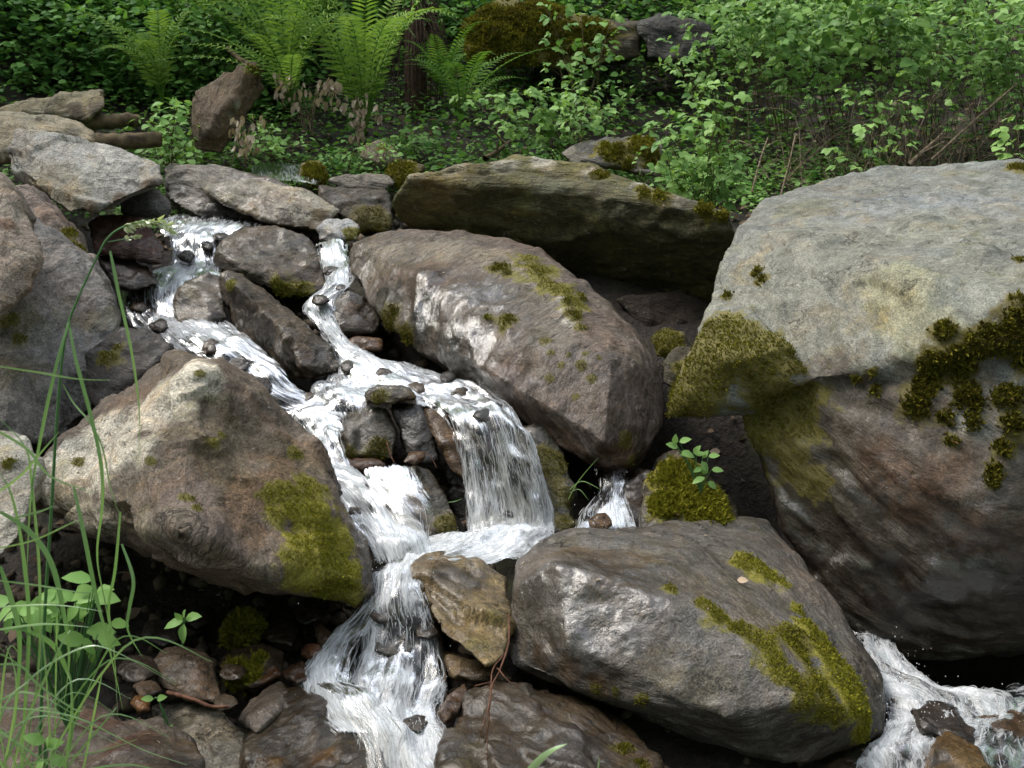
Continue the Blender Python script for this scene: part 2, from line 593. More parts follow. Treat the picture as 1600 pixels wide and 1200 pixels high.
def rock(name, label, cat, hulls, base=(.2, .18, .16), vox=.014, seed=1, fol=(0.2, -.3, 1), amp=.03, strat=.02,
         fine=.006, smooth=1, wet=0.0, paint=(), moss=(), dens=1.0, mlen=.007, group=None, fac=1.0, rgh=1.0):
    bm = bmesh.new()
    for pts in hulls:
        vs = [bm.verts.new(p) for p in pts]
        r = bmesh.ops.convex_hull(bm, input=vs)
        junk = [e for e in r['geom_interior'] + r['geom_unused'] if isinstance(e, bmesh.types.BMVert)]
        bmesh.ops.delete(bm, geom=list(set(junk)), context='VERTS')
    me = bpy.data.meshes.new('tmp')
    bm.to_mesh(me)
    bm.free()
    ob = bpy.data.objects.new('tmp', me)
    COL.objects.link(ob)
    md = ob.modifiers.new('r', 'REMESH')
    md.mode = 'VOXEL'
    md.voxel_size = vox
    if smooth:
        sm = ob.modifiers.new('s', 'SMOOTH')
        sm.factor = .5
        sm.iterations = smooth
    ev = ob.evaluated_get(bpy.context.evaluated_depsgraph_get())
    m2 = bpy.data.meshes.new_from_object(ev)
    nv = len(m2.vertices)
    v = np.empty(nv * 3, np.float32)
    m2.vertices.foreach_get('co', v)
    v = v.reshape(-1, 3).astype(np.float64)
    nr = np.empty(nv * 3, np.float32)
    m2.vertices.foreach_get('normal', nr)
    nr = nr.reshape(-1, 3).astype(np.float64)
    nf = len(m2.polygons)
    fv = np.empty(len(m2.loops), np.int32)
    m2.loops.foreach_get('vertex_index', fv)
    tot = np.empty(nf, np.int32)
    m2.polygons.foreach_get('loop_total', tot)
    bpy.data.objects.remove(ob)
    bpy.data.meshes.remove(me)
    bpy.data.meshes.remove(m2)
    quads = fv.reshape(-1, 4) if (tot == 4).all() else None
    # rotated frame: z along the foliation normal
    fn = np.array(fol, float)
    fn /= np.linalg.norm(fn)
    ax = np.cross(fn, (0.3, 1, 0.1))
    ax /= np.linalg.norm(ax)
    ay = np.cross(fn, ax)
    R = np.stack([ax, ay, fn])
    so = np.array((seed * 3.17, seed * 1.31, seed * 2.71))
    q = v @ R.T + so
    # displacement
    ext = float(np.ptp(v, axis=0).max())
    wob = (np.stack([fbm(q * 5, seed + 71, 2), fbm(q * 5, seed + 72, 2), fbm(q * 5, seed + 73, 2)], 1) - .5) * .12
    cs = min(.30, max(.05, ext * .30))
    dsp = (fbm(q * 2.6, seed, 3) - .5) * 2 * amp * .5
    dsp += facets((q + wob) * np.array((1, 1, 1.7)) / cs, seed + 80) * cs * .16 * fac
    dsp += facets((q + wob) * np.array((1, 1, 2.2)) / (cs * .36), seed + 90) * cs * .36 * .09 * fac
    rid = 1 - np.abs(fbm(q * np.array((3.5, 3.5, 7.0)), seed + 11, 3) * 2 - 1) * 2.2
    dsp += (np.clip(rid, 0, 1) - .5) * amp * .35
    if strat > 0:
        wpz = q[:, 2] + .06 * (fbm(q * 2.2, seed + 3, 3) - .5) * 2
        for fr, am in ((9.0, 1.0), (27.0, .42)):
            s = wpz * fr + .35 * fbm(q * fr * .35, seed + 6, 2)
            i = np.floor(s)
            ff = sstep(.62, .98, s - i)
            cell = np.floor(fbm(q * 1.6, seed + 8, 2) * 5)
            a0 = h3(i, cell * 0, cell * 0, seed + 21)
            a1 = h3(i + 1, cell * 0, cell * 0, seed + 21)
            lay = a0 * (1 - ff) + a1 * ff - .5
            mk = sstep(.38, .6, fbm(q * 3.0, seed + 31, 2))
            dsp += lay * strat * am * mk * 1.6
    dsp += (fbm(q * np.array((14, 14, 26)), seed + 41, 4, .6) - .5) * 2.6 * fine
    v = v + nr * dsp[:, None]
    # painting: every brush lands on the surface point it names and spreads in 3-D
    px, py, fz = project(v)
    pert = fbm(q * np.array((7.0, 7.0, 14.0)), seed + 51, 5, .6) - .5
    pert2 = fbm(q * 30.0, seed + 57, 2) - .5

    def hit(x, y):
        d2 = (px - x) ** 2 + (py - y) ** 2
        for rad in (14, 30, 70, 200, 900):
            k = np.nonzero(d2 < rad * rad)[0]
            if len(k):
                return k[np.argmin(fz[k] + np.sqrt(d2[k]) * .002)]
        return 0

    def wgt(pts, r, soft=.35, rag=.9):
        if not isinstance(pts[0], (tuple, list)):
            pts = [pts]
        ww = np.zeros(len(v))
        for p in pts:
            k = hit(p[0], p[1])
            rr = (p[2] if len(p) > 2 else r) * fz[k] / F_PX
            d = np.linalg.norm(v - v[k], axis=1) / rr
            d = d + rag * pert * 1.3 + rag * .5 * pert2
            ww = np.maximum(ww, 1 - sstep(1 - soft, 1 + soft, d))
        return ww

    warm = np.array((1.0, .965, .90)) * .84
    tint = np.tile(np.array(base, float), (len(v), 1))
    wt = np.full(len(v), min(.82, float(wet)))
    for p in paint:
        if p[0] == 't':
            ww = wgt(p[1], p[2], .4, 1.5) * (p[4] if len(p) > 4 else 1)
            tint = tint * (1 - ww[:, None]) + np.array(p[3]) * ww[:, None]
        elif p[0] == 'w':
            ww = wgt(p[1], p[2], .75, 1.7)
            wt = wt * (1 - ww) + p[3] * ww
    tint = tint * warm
    mw = np.zeros(len(v))
    fw = np.zeros(len(v))
    mt = np.zeros(len(v))
    ml = np.full(len(v), mlen)
    for p in moss:
        pts = [(z[0], z[1], z[2] if len(z) > 2 else p[1]) for z in p[0]]
        rag = 1.3 if len(p) < 4 else p[3]
        le = mlen if len(p) < 5 else p[4]
        ww = wgt(pts, p[1], .45, rag)
        wf = wgt([(x, y, r_ * 1.35) for x, y, r_ in pts], p[1], .7, 1.5)
        a = wf > fw
        mt = np.where(a, p[2], mt)
        ml = np.where(a, le, ml)
        fw = np.maximum(fw, wf)
        mw = np.maximum(mw, ww)
    if len(moss):
        v = v + nr * (mw * np.clip(fbm(q * 16, seed + 61, 2), 0, 1) * ml * .9)[:, None]
    wt = wt * (1 - .8 * fw)
    c = np.array((v[:, 0].mean(), v[:, 1].mean(), v[:, 2].min()))
    faces = [quads] if quads is not None else None
    if faces is None:
        st = np.concatenate(([0], np.cumsum(tot)[:-1]))
        faces = [np.stack([fv[st[tot == n] + k] for k in range(n)], 1) for n in sorted(set(tot))]
    rcv = (q - so) - (c @ R.T) + so
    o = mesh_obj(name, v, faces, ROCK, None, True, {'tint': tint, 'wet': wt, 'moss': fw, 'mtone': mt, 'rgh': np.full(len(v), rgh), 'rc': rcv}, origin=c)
    tag(o, label, cat, group)
    if len(moss):
        make_moss(o, v, nr, mw, mt, seed + 77, dens, ml)
    ROCKS[label] = (o, v, wt, fw, nr)
    return o


def simple(name, label, cat, outline, y0, slope=-.25, xs=0.0, bulge=.08, t=None, seed=1, **kw):
    rng = random.Random(seed)
    wpx = max(q[0] for q in outline) - min(q[0] for q in outline)
    hpx = max(q[1] for q in outline) - min(q[1] for q in outline)
    if t is None:
        t = .8 * min(max(wpx, hpx), 2.2 * min(wpx, hpx)) * y0 / F_PX
    pl = (xs, slope)
    inn = auto_inner(outline, y0, pl, bulge, rng)
    kw.setdefault('vox', max(.006, min(.014, .0026 * y0)))
    return rock(name, label, cat, [hull_points(outline, inn, t, .6, y0, pl)], seed=seed, **kw)


TAN = (.34, .31, .25)
PALE = (.44, .42, .37)
GREY = (.23, .225, .21)
PURP = (.255, .245, .245)
BROWN = (.15, .105, .075)
DARK = (.060, .048, .040)
RUST = (.24, .11, .045)
OLIVE = (.12, .10, .045)
YEL = (.36, .28, .14)

# the great grey boulder on the right
rock('boulder', 'huge grey boulder at the right edge with moss cushions and wet brown face', 'boulder', [
    hull_points([(1155, 350, 4.1), (1190, 315, 4.5), (1240, 298, 4.8), (1370, 264, 5.0), (1470, 260, 5.0), (1600, 250, 4.9), (1800, 255, 4.7), (1950, 330, 4.3),
                 (1950, 490, 3.1), (1800, 505, 3.0), (1640, 520, 3.0), (1570, 560, 3.05), (1500, 580, 3.085), (1410, 590, 3.13), (1340, 588, 3.18), (1270, 592, 3.25), (1180, 610, 3.4), (1150, 600, 3.46), (1112, 480, 3.7), (1130, 400, 3.9)],
                [(1600, 470, 3.06), (1500, 525, 3.1), (1400, 560, 3.13)], .6, .8),
    hull_points([(1150, 590, 3.5), (1270, 560, 3.32), (1420, 555, 3.2), (1620, 470, 3.12), (1950, 460, 3.15), (1950, 800, 3.1), (1750, 1000, 2.95), (1600, 1005, 2.95), (1500, 1030, 3.0), (1420, 1028, 3.02), (1345, 1000, 3.08), (1310, 960, 3.12), (1270, 910, 3.2), (1240, 850, 3.25),
                 (1215, 790, 3.3), (1200, 720, 3.36), (1165, 655, 3.44)],
                [(1300, 640, 3.20), (1420, 620, 3.10), (1550, 600, 3.03), (1400, 750, 3.0), (1550, 800, 2.84), (1450, 900, 2.92), (1620, 880, 2.80), (1300, 720, 3.17)], .8, .8),
    hull_points([(1114, 475, 3.7), (1090, 530, 3.5), (1060, 590, 3.45), (1040, 655, 3.45), (1100, 628, 3.42), (1150, 606, 3.38), (1190, 640, 3.36), (1260, 600, 3.25), (1240, 540, 3.3), (1180, 490, 3.5)],
                [(1140, 560, 3.33)], .25, .7)],
    base=(.175, .185, .175), vox=.0125, seed=3, rgh=.32, fol=(.15, -.55, .9), amp=.03, strat=.014, smooth=2, fac=.38,
    paint=[('t', [(1250, 400), (1400, 350), (1350, 480), (1500, 420), (1250, 500)], 150, (.205, .21, .18), .8),
           ('t', [(1400, 300), (1500, 300), (1600, 310), (1350, 320)], 60, (.20, .215, .225), .8),
           ('t', [(1420, 500), (1380, 450), (1450, 530)], 60, (.26, .255, .16), .7),
           ('t', [(1300, 610), (1360, 620), (1420, 600)], 40, (.30, .285, .24), .6),
           ('t', [(1250, 640), (1330, 650), (1430, 640), (1530, 620)], 70, (.15, .135, .115), .8),
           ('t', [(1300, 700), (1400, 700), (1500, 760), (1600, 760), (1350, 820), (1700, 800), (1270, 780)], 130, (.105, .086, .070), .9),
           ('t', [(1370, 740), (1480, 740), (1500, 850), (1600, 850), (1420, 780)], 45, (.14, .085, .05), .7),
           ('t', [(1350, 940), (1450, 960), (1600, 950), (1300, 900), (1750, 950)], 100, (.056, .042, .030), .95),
           ('t', [(1250, 700), (1270, 760)], 60, (.07, .065, .04), .7),
           ('w', [(1260, 740), (1350, 780), (1450, 820), (1600, 820), (1330, 900), (1450, 920), (1600, 900), (1250, 830), (1700, 850)], 110, .85),
           ('w', [(1400, 690), (1550, 690)], 50, .55),
           ('w', [(1235, 790), (1250, 830), (1280, 870), (1370, 760), (1330, 905), (1380, 900), (1470, 905), (1540, 895), (1590, 930), (1500, 830)], 34, 1.0)],
    moss=[([(1130, 520, 55), (1180, 540, 50), (1100, 570, 50), (1070, 620, 40), (1200, 560, 40), (1235, 575, 22), (1255, 572, 14)], 50, .26, 1.0, .008),
          ([(1200, 620, 50), (1230, 640, 42), (1190, 670, 35), (1250, 620, 30)], 40, .24, 1.2, .007),
          ([(1210, 700, 26), (1235, 720, 25), (1260, 750, 22)], 24, .12, 1.5, .005),
          ([(1447, 602, 24), (1432, 630, 20), (1450, 572, 20), (1495, 562, 26), (1528, 545, 22), (1570, 535, 28), (1590, 502, 24), (1612, 545, 36), (1545, 520, 14), (1470, 513, 15), (1520, 655, 20), (1512, 622, 25), (1480, 650, 14), (1575, 618, 22), (1580, 660, 18), (1565, 700, 15), (1552, 735, 13), (1550, 752, 11), (1485, 690, 11), (1560, 620, 14)], 20, .10, .6, .017),
          ([(1590, 395, 11), (1585, 455, 12), (1178, 412, 9), (1180, 428, 8), (1130, 450, 7), (1362, 585, 8), (1333, 600, 7), (1365, 612, 7), (1600, 250, 22)], 9, .18, .5, .013)],
    dens=.9, mlen=.010)

# the long wet boulder in the middle
rock('boulder', 'long brown boulder in the middle with a shiny wet face and moss along its crest', 'boulder', [
    hull_points([(545, 378, 5.0), (575, 366, 5.05), (640, 358, 5.05), (720, 362, 5.0), (790, 372, 4.9), (840, 388, 4.75), (872, 420, 4.6), (910, 455, 4.45), (960, 480, 4.3), (1005, 530, 4.15), (1030, 580, 4.05), (1035, 640, 3.95),
                 (1022, 690, 3.8), (990, 738, 3.7), (950, 740, 3.65), (905, 720, 3.65), (850, 680, 3.75), (800, 640, 3.85), (760, 610, 3.95), (700, 580, 4.1), (650, 545, 4.25), (600, 490, 4.45), (568, 465, 4.6), (552, 425, 4.8)],
                [(655, 428, 4.45), (795, 515, 3.98), (780, 592, 3.80), (945, 690, 3.55), (955, 565, 3.80), (830, 420, 4.42)], .7, .75)],
    base=(.20, .165, .14), vox=.011, seed=5, fol=(.45, -.75, .55), amp=.032, strat=.016, smooth=1, wet=.38, fac=.38, rgh=.75,
    paint=[('t', [(600, 385), (680, 380), (760, 385), (820, 400)], 45, (.31, .27, .21), .9),
           ('t', [(600, 420), (660, 430), (640, 410)], 40, (.16, .11, .075), .9),
           ('t', [(590, 470), (640, 520), (690, 560)], 35, (.05, .048, .03), .9),
           ('t', [(760, 480), (800, 440), (860, 500)], 60, (.26, .235, .20), .7),
           ('t', [(800, 640), (840, 680), (880, 700), (770, 600)], 26, (.22, .10, .04), .9),
           ('t', [(930, 600), (900, 660), (960, 560), (850, 600)], 75, (.20, .165, .15), .8),
           ('t', [(940, 725), (990, 715)], 25, (.16, .085, .05), .8),
           ('t', [(885, 470), (895, 490), (885, 455)], 9, (.60, .58, .52), .9),
           ('w', [(660, 470), (720, 500), (690, 550), (740, 560), (770, 600), (740, 460), (640, 500), (760, 520)], 66, 1.0),
           ('w', [(800, 640), (850, 690), (900, 720), (960, 730)], 40, .85),
           ('w', [(900, 560), (950, 620)], 90, .35)],
    moss=[([(842, 408, 30), (862, 428, 26), (828, 392, 22), (882, 442, 20), (905, 462, 18)], 18, .5, 1.4, .006),
          ([(905, 480, 12), (912, 500, 10), (920, 455, 12), (895, 460, 9)], 9, .3),
          ([(780, 405, 18)], 14, .25), ([(790, 488, 14), (760, 483, 8)], 14, .3),
          ([(855, 520, 7), (860, 590, 6), (905, 570, 7), (925, 590, 6), (885, 545, 5), (860, 545, 6), (910, 540, 5), (870, 560, 5), (935, 560, 5), (900, 620, 5), (990, 690, 9), (1000, 720, 7)], 6, .15, 1.6, .005),
          ([(600, 500, 18), (625, 530, 16)], 16, .1)], dens=.9, mlen=.009)

# the overhanging slab behind
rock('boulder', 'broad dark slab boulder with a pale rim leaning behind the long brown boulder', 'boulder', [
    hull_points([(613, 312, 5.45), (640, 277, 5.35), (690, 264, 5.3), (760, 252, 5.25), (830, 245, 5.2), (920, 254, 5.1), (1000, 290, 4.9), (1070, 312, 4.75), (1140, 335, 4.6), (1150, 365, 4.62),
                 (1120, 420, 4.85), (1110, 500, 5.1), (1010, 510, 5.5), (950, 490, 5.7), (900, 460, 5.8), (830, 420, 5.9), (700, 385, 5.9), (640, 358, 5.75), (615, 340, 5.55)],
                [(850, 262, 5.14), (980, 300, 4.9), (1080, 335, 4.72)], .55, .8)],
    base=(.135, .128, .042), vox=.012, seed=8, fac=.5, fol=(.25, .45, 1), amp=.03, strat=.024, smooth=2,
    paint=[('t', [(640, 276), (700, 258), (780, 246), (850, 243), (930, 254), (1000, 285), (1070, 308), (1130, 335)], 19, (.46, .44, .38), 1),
           ('t', [(850, 310), (980, 330), (920, 300)], 40, (.12, .12, .095), .5),
           ('t', [(700, 300), (660, 300)], 45, (.17, .13, .045), .7),
           ('t', [(900, 420), (1000, 430), (1080, 420), (760, 340), (1000, 380), (880, 370), (1090, 380)], 60, (.060, .056, .018), .85)],  # lower face tint darkened for the overhang's shade, besides its olive algae
    moss=[([(1000, 290, 12), (1030, 303, 12), (930, 258, 10), (940, 262, 9), (1095, 330, 14), (1120, 345, 9)], 10, .4)], mlen=.012)

# left foreground boulder
rock('boulder', 'big peaked boulder at the left with bright mossy right end over a hollow', 'boulder', [
    hull_points([(30, 770, 2.95), (95, 690, 3.15), (180, 630, 3.3), (240, 570, 3.42), (272, 548, 3.45), (320, 568, 3.4), (390, 612, 3.35), (450, 650, 3.3), (480, 690, 3.25), (505, 745, 3.15), (540, 810, 3.05), (575, 880, 2.95),
                 (578, 930, 2.9), (540, 940, 2.85), (430, 930, 2.75), (330, 905, 2.7), (250, 870, 2.7), (190, 840, 2.72), (110, 812, 2.8)],
                [(312, 588, 3.16), (228, 705, 2.82), (285, 828, 2.57), (400, 885, 2.63), (320, 700, 2.90), (552, 905, 2.82)], .55, .75)],
    base=(.19, .15, .12), vox=.0095, seed=12, fol=(.55, -.35, .8), fac=1.2, amp=.034, strat=.026, smooth=1,
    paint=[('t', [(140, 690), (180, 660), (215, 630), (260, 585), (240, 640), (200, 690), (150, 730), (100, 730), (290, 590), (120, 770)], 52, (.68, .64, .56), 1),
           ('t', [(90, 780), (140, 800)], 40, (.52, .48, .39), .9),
           ('t', [(120, 780), (180, 790), (230, 820), (270, 815)], 40, (.33, .29, .22), .9),
           ('t', [(210, 760), (260, 780)], 45, (.20, .165, .135), .9),
           ('t', [(330, 640), (290, 660), (270, 700)], 32, (.19, .155, .12), .9),
           ('t', [(380, 670), (420, 700), (360, 720)], 50, (.15, .115, .07), .8),
           ('t', [(420, 780), (450, 740), (390, 800)], 50, (.21, .125, .065), .7),
           ('t', [(340, 820), (320, 860), (300, 760)], 45, (.21, .16, .14), .8),
           ('t', [(420, 900), (340, 890), (480, 920)], 25, (.24, .20, .15), .8),
           ('t', [(305, 620), (285, 640)], 10, (.50, .48, .42), .7)],
    moss=[([(540, 880, 48), (520, 840, 44), (495, 800, 36), (555, 915, 30), (470, 790, 26), (510, 900, 34), (470, 830, 28), (540, 850, 30), (560, 880, 24)], 40, .9, 1.2),
          ([(455, 760, 24), (440, 800, 24), (470, 870, 24), (490, 750, 20), (430, 770, 18)], 14, .6, 1.9),
          ([(345, 685, 9), (355, 670, 6), (295, 765, 9), (320, 575, 8), (235, 718, 7), (120, 712, 7), (20, 720, 10), (310, 780, 7), (470, 700, 8)], 8, .35)],
    dens=1.1, mlen=.0055)

# bottom right boulder
rock('boulder', 'rounded grey boulder at the bottom with a wet left end and two moss stripes', 'boulder', [
    hull_points([(795, 920, 2.75), (805, 880, 2.85), (830, 852, 2.95), (865, 836, 3.05), (950, 835, 3.15), (1010, 835, 3.2), (1080, 820, 3.3), (1150, 808, 3.35), (1200, 812, 3.3), (1237, 860, 3.15), (1290, 920, 2.95), (1320, 970, 2.85), (1342, 1010, 2.75),
                 (1370, 1060, 2.6), (1386, 1110, 2.5), (1380, 1150, 2.45), (1330, 1167, 2.4), (1260, 1187, 2.36), (1180, 1178, 2.35), (1100, 1152, 2.37), (1000, 1112, 2.42), (920, 1082, 2.47), (850, 1060, 2.54), (803, 1035, 2.62), (793, 980, 2.69)],
                [(872, 884, 2.66), (1000, 903, 2.62), (1100, 958, 2.48), (1180, 1018, 2.37), (1255, 1092, 2.28), (1215, 872, 3.02), (1300, 990, 2.70), (890, 1010, 2.49), (1140, 1120, 2.28)], .5, .75)],
    base=(.185, .175, .165), vox=.0085, seed=17, fol=(-.35, -.65, .7), amp=.024, strat=.018, smooth=1, wet=.42, fac=.35, rgh=.8,
    paint=[('t', [(900, 850), (1000, 860), (950, 860)], 40, (.20, .15, .09), .8),
           ('t', [(1100, 850), (1160, 850), (1180, 880)], 60, (.19, .175, .155), .8),
           ('t', [(1170, 940), (1230, 990), (1260, 1050), (1100, 910)], 50, (.19, .155, .12), .8),
           ('t', [(1000, 980), (1100, 1030), (1180, 1090), (1050, 1070)], 75, (.20, .19, .185), .8),
           ('t', [(940, 920), (950, 980), (990, 930)], 24, (.15, .10, .035), .7),
           ('t', [(830, 1030), (880, 1050), (940, 1075)], 24, (.17, .10, .04), .8),
           ('t', [(1150, 1140), (1250, 1150), (1330, 1145)], 35, (.10, .09, .075), .8),
           ('w', [(830, 900), (880, 900), (850, 980), (900, 950), (830, 1020), (950, 940), (900, 1020)], 62, 1.0),
           ('w', [(980, 980), (1000, 880), (930, 865), (1000, 940)], 50, .97),
           ('w', [(1150, 840), (1080, 850)], 60, .5), ('w', [(1200, 960), (1250, 1050), (1320, 1100)], 50, 0.1)],
    moss=[([(1050, 908, 12), (1100, 930, 20), (1130, 950, 22), (1160, 968, 24), (1190, 990, 26), (1215, 1015, 26), (1240, 1040, 26), (1265, 1075, 24), (1290, 1105, 20), (1310, 1115, 18)], 17, .5, 1.6),
          ([(1255, 945, 12), (1270, 965, 20), (1290, 990, 26), (1305, 1015, 30), (1328, 1050, 34), (1348, 1090, 32), (1362, 1118, 24), (1350, 1140, 20)], 20, .85, 1.4),
          ([(1180, 872, 22), (1205, 885, 22), (1160, 868, 14), (1225, 895, 14)], 14, .75, 1.6), ([(1250, 1000, 30), (1280, 1060, 30)], 9, .35, 2.2), ([(1000, 1092, 10), (960, 1080, 10), (930, 1075, 8)], 9, .2)],
    dens=1.0, mlen=.0065)

# lower middle
simple('rock', 'dark wet ribbed rock under the rounded grey boulder at the bottom edge', 'rock', [(693, 1165), (735, 1080), (780, 1064), (850, 1092), (920, 1112), (965, 1142), (1025, 1188), (1025, 1250), (690, 1250)], 2.32, -.28, 0, .07, .3, seed=21,
       base=(.115, .085, .05), wet=.9, amp=.02, strat=.012, fol=(-.6, -.5, .6), paint=[('t', [(760, 1140), (720, 1180)], 35, (.10, .085, .03), .8), ('t', [(900, 1150)], 60, (.08, .07, .062), .8), ('t', [(830, 1090), (880, 1110)], 20, (.17, .13, .10), .8)],
       moss=[([(975, 1160, 16), (1000, 1180, 14)], 14, .12)], mlen=.009)
simple('rock', 'yellow brown rock washed by thin water left of the rounded grey boulder', 'rock', [(640, 888), (690, 866), (745, 876), (790, 905), (794, 960), (788, 1025), (760, 1042), (690, 992), (658, 935)], 2.80, -.30, 0, .06, .3, seed=22,
       base=YEL, wet=.6, amp=.014, strat=.008, fol=(-.3, -.6, .7), paint=[('t', [(690, 885), (730, 895)], 25, (.08, .06, .035), .8), ('t', [(740, 990), (770, 950)], 25, (.22, .20, .06), .7), ('t', [(700, 930)], 25, (.30, .26, .18), .7)])
simple('rock', 'small brown wedge rock at the foot of the falls above the dark ribbed rock', 'rock', [(688, 1115), (700, 1085), (725, 1068), (735, 1085), (715, 1115), (695, 1130)], 2.45, -.3, 0, .03, seed=23, base=(.17, .10, .05), wet=.7, amp=.006, strat=.005)
simple('rock', 'small tan rock under the yellow brown rock beside the hanging root', 'rock', [(690, 1020), (740, 1030), (790, 1045), (798, 1062), (740, 1066), (705, 1058)], 2.66, -.3, 0, .04, seed=24, base=(.22, .16, .09), wet=.6, amp=.008, strat=.006)
simple('rock', 'dark ribbed stone inside the lower waterfall below the mossy boulder end', 'rock', [(560, 1010), (590, 960), (640, 935), (690, 985), (705, 1060), (690, 1100), (610, 1090), (565, 1060)], 2.93, -.25, 0, .05, seed=25, base=DARK, wet=1., amp=.014, strat=.01)
simple('rock', 'black wet slab with amber streaks beside the lower rapids at the bottom edge', 'rock', [(385, 1130), (430, 1092), (490, 1075), (550, 1098), (590, 1150), (620, 1240), (390, 1260)], 2.4, -.25, 0, .06, .3, seed=26, base=(.085, .06, .03), wet=1., amp=.02, strat=.012, fol=(.5, -.5, .6),
       paint=[('t', [(430, 1180), (500, 1170), (400, 1200)], 25, (.22, .12, .03), .9)])
simple('rock', 'grey brown stone leaning against the black wet slab', 'rock', [(372, 1125), (410, 1080), (440, 1062), (458, 1075), (440, 1110), (400, 1148)], 2.5, -.28, 0, .03, seed=27, base=(.24, .20, .17), wet=.5, amp=.008, strat=.006)
simple('rock', 'pale lumpy stone at the bottom under the small fallen twig', 'rock', [(240, 1105), (290, 1092), (345, 1115), (385, 1150), (380, 1200), (330, 1240), (260, 1240)], 2.38, -.28, 0, .05, seed=28, base=(.27, .245, .20), wet=.3, amp=.012, strat=.006, paint=[('t', [(290, 1110)], 20, (.12, .10, .05), .7)])
simple('rock', 'round grey and rust stone in the hollow below the big pale boulder', 'rock', [(240, 1045), (250, 1018), (285, 1005), (325, 1020), (345, 1070), (350, 1100), (300, 1098), (252, 1075)], 2.6, -.25, 0, .06, seed=29, base=(.19, .14, .10), wet=.6, amp=.012, strat=.006, paint=[('t', [(280, 1035)], 20, (.2, .19, .18), .7)])
simple('rock', 'mossy dark stone with an orange end beside the lower falls in the hollow', 'rock', [(340, 1040), (365, 1010), (420, 1003), (448, 1020), (445, 1055), (415, 1075), (370, 1078)], 2.68, -.25, 0, .05, seed=30, base=(.10, .07, .045), wet=.7, amp=.012, strat=.006, paint=[('t', [(435, 1040), (430, 1055)], 16, (.26, .11, .03), .9)],
       moss=[([(370, 1030, 22), (400, 1020, 16), (395, 1045, 12), (350, 1065, 12)], 18, .5)], mlen=.016)
simple('rock', 'mossy shaded stone at the back of the hollow under the big pale boulder', 'rock', [(345, 985), (360, 955), (400, 950), (410, 985), (390, 1005), (350, 1005)], 2.85, -.2, 0, .05, seed=31, base=DARK, amp=.01, strat=.006, moss=[([(380, 970, 26), (370, 990, 20)], 24, .35)], mlen=.014)
simple('pebble', 'small orange stone beside the wet brown rock at the bottom left', 'stone', [(200, 1100), (212, 1086), (236, 1090), (238, 1112), (215, 1116)], 2.32, -.2, 0, .03, seed=32, base=(.30, .14, .03), wet=.6, amp=.004, strat=.003)
simple('pebble', 'small orange stone at the left bank of the lower falls', 'stone', [(470, 1022), (480, 1006), (500, 1008), (504, 1026), (485, 1032)], 2.72, -.2, 0, .03, seed=33, base=(.28, .12, .05), wet=.8, amp=.004, strat=.003)
simple('rock', 'smooth brown stone leaning in the lower falls under the mossy boulder end', 'rock', [(488, 980), (500, 970), (520, 990), (530, 1030), (515, 1032), (495, 1005)], 2.82, -.2, 0, .03, seed=34, base=(.24, .15, .09), wet=.8, amp=.004, strat=.003)
simple('boulder', 'flat brown boulder among the grass at the bottom left corner', 'boulder', [(-120, 1050), (0, 1058), (90, 1080), (180, 1110), (250, 1140), (300, 1165), (312, 1190), (290, 1260), (-120, 1300)], 2.12, -.30, 0, .05, .4, seed=35, base=(.17, .135, .105), wet=.35, amp=.02, strat=.014,
       paint=[('t', [(160, 1120), (200, 1140), (140, 1100)], 35, (.14, .07, .04), .9), ('w', [(160, 1130), (250, 1160)], 60, .8), ('t', [(290, 1185)], 25, (.06, .045, .035), .9)])
simple('rock', 'pale rock at the left edge behind the tall grass', 'rock', [(-80, 690), (0, 672), (40, 680), (62, 720), (55, 780), (30, 840), (0, 870), (-80, 880)], 2.75, -.25, 0, .06, .35, seed=36, base=PALE, amp=.02, strat=.012, moss=[([(18, 720, 12)], 10, .4)])

# left bank upper
simple('boulder', 'long grey purple boulder on the left bank above the tall grass', 'boulder', [(-140, 420), (20, 330), (75, 385), (140, 400), (178, 465), (187, 498), (160, 520), (140, 600), (146, 640), (92, 688), (0, 672), (-140, 680)], 3.95, -.22, .08, .10, .7, seed=41, base=PURP, amp=.03, strat=.016, fol=(.6, -.5, .6), vox=.012,
       paint=[('t', [(80, 430), (120, 450)], 50, (.25, .215, .20), .8), ('t', [(30, 500), (50, 480), (20, 560)], 25, (.11, .095, .05), .7), ('t', [(60, 600), (100, 560)], 60, (.21, .20, .20), .7)],
       moss=[([(12, 500, 9), (40, 520, 8)], 8, .2)])
simple('rock', 'rust stained boulder with an orange moss edge at the left under the pale slab', 'boulder', [(-60, 300), (40, 300), (90, 330), (125, 370), (140, 405), (120, 420), (60, 410), (-60, 380)], 4.5, -.3, .05, .08, .6, seed=42, base=(.24, .19, .165), amp=.025, strat=.014, fol=(.6, -.5, .6),
       moss=[([(105, 350, 12), (120, 375, 14), (130, 398, 10)], 12, .42)], mlen=.01)
simple('rock', 'speckled rusty rock jutting in at the left edge', 'rock', [(-120, 270), (0, 275), (25, 300), (52, 350), (68, 410), (66, 425), (20, 475), (-10, 492), (-120, 500)], 3.55, -.2, .1, .08, .5, seed=43, base=(.33, .27, .225), amp=.026, strat=.02, fol=(.7, -.3, .6), paint=[('t', [(40, 380), (20, 320)], 24, (.36, .32, .27), .7), ('t', [(20, 350)], 14, (.25, .13, .07), .7)])
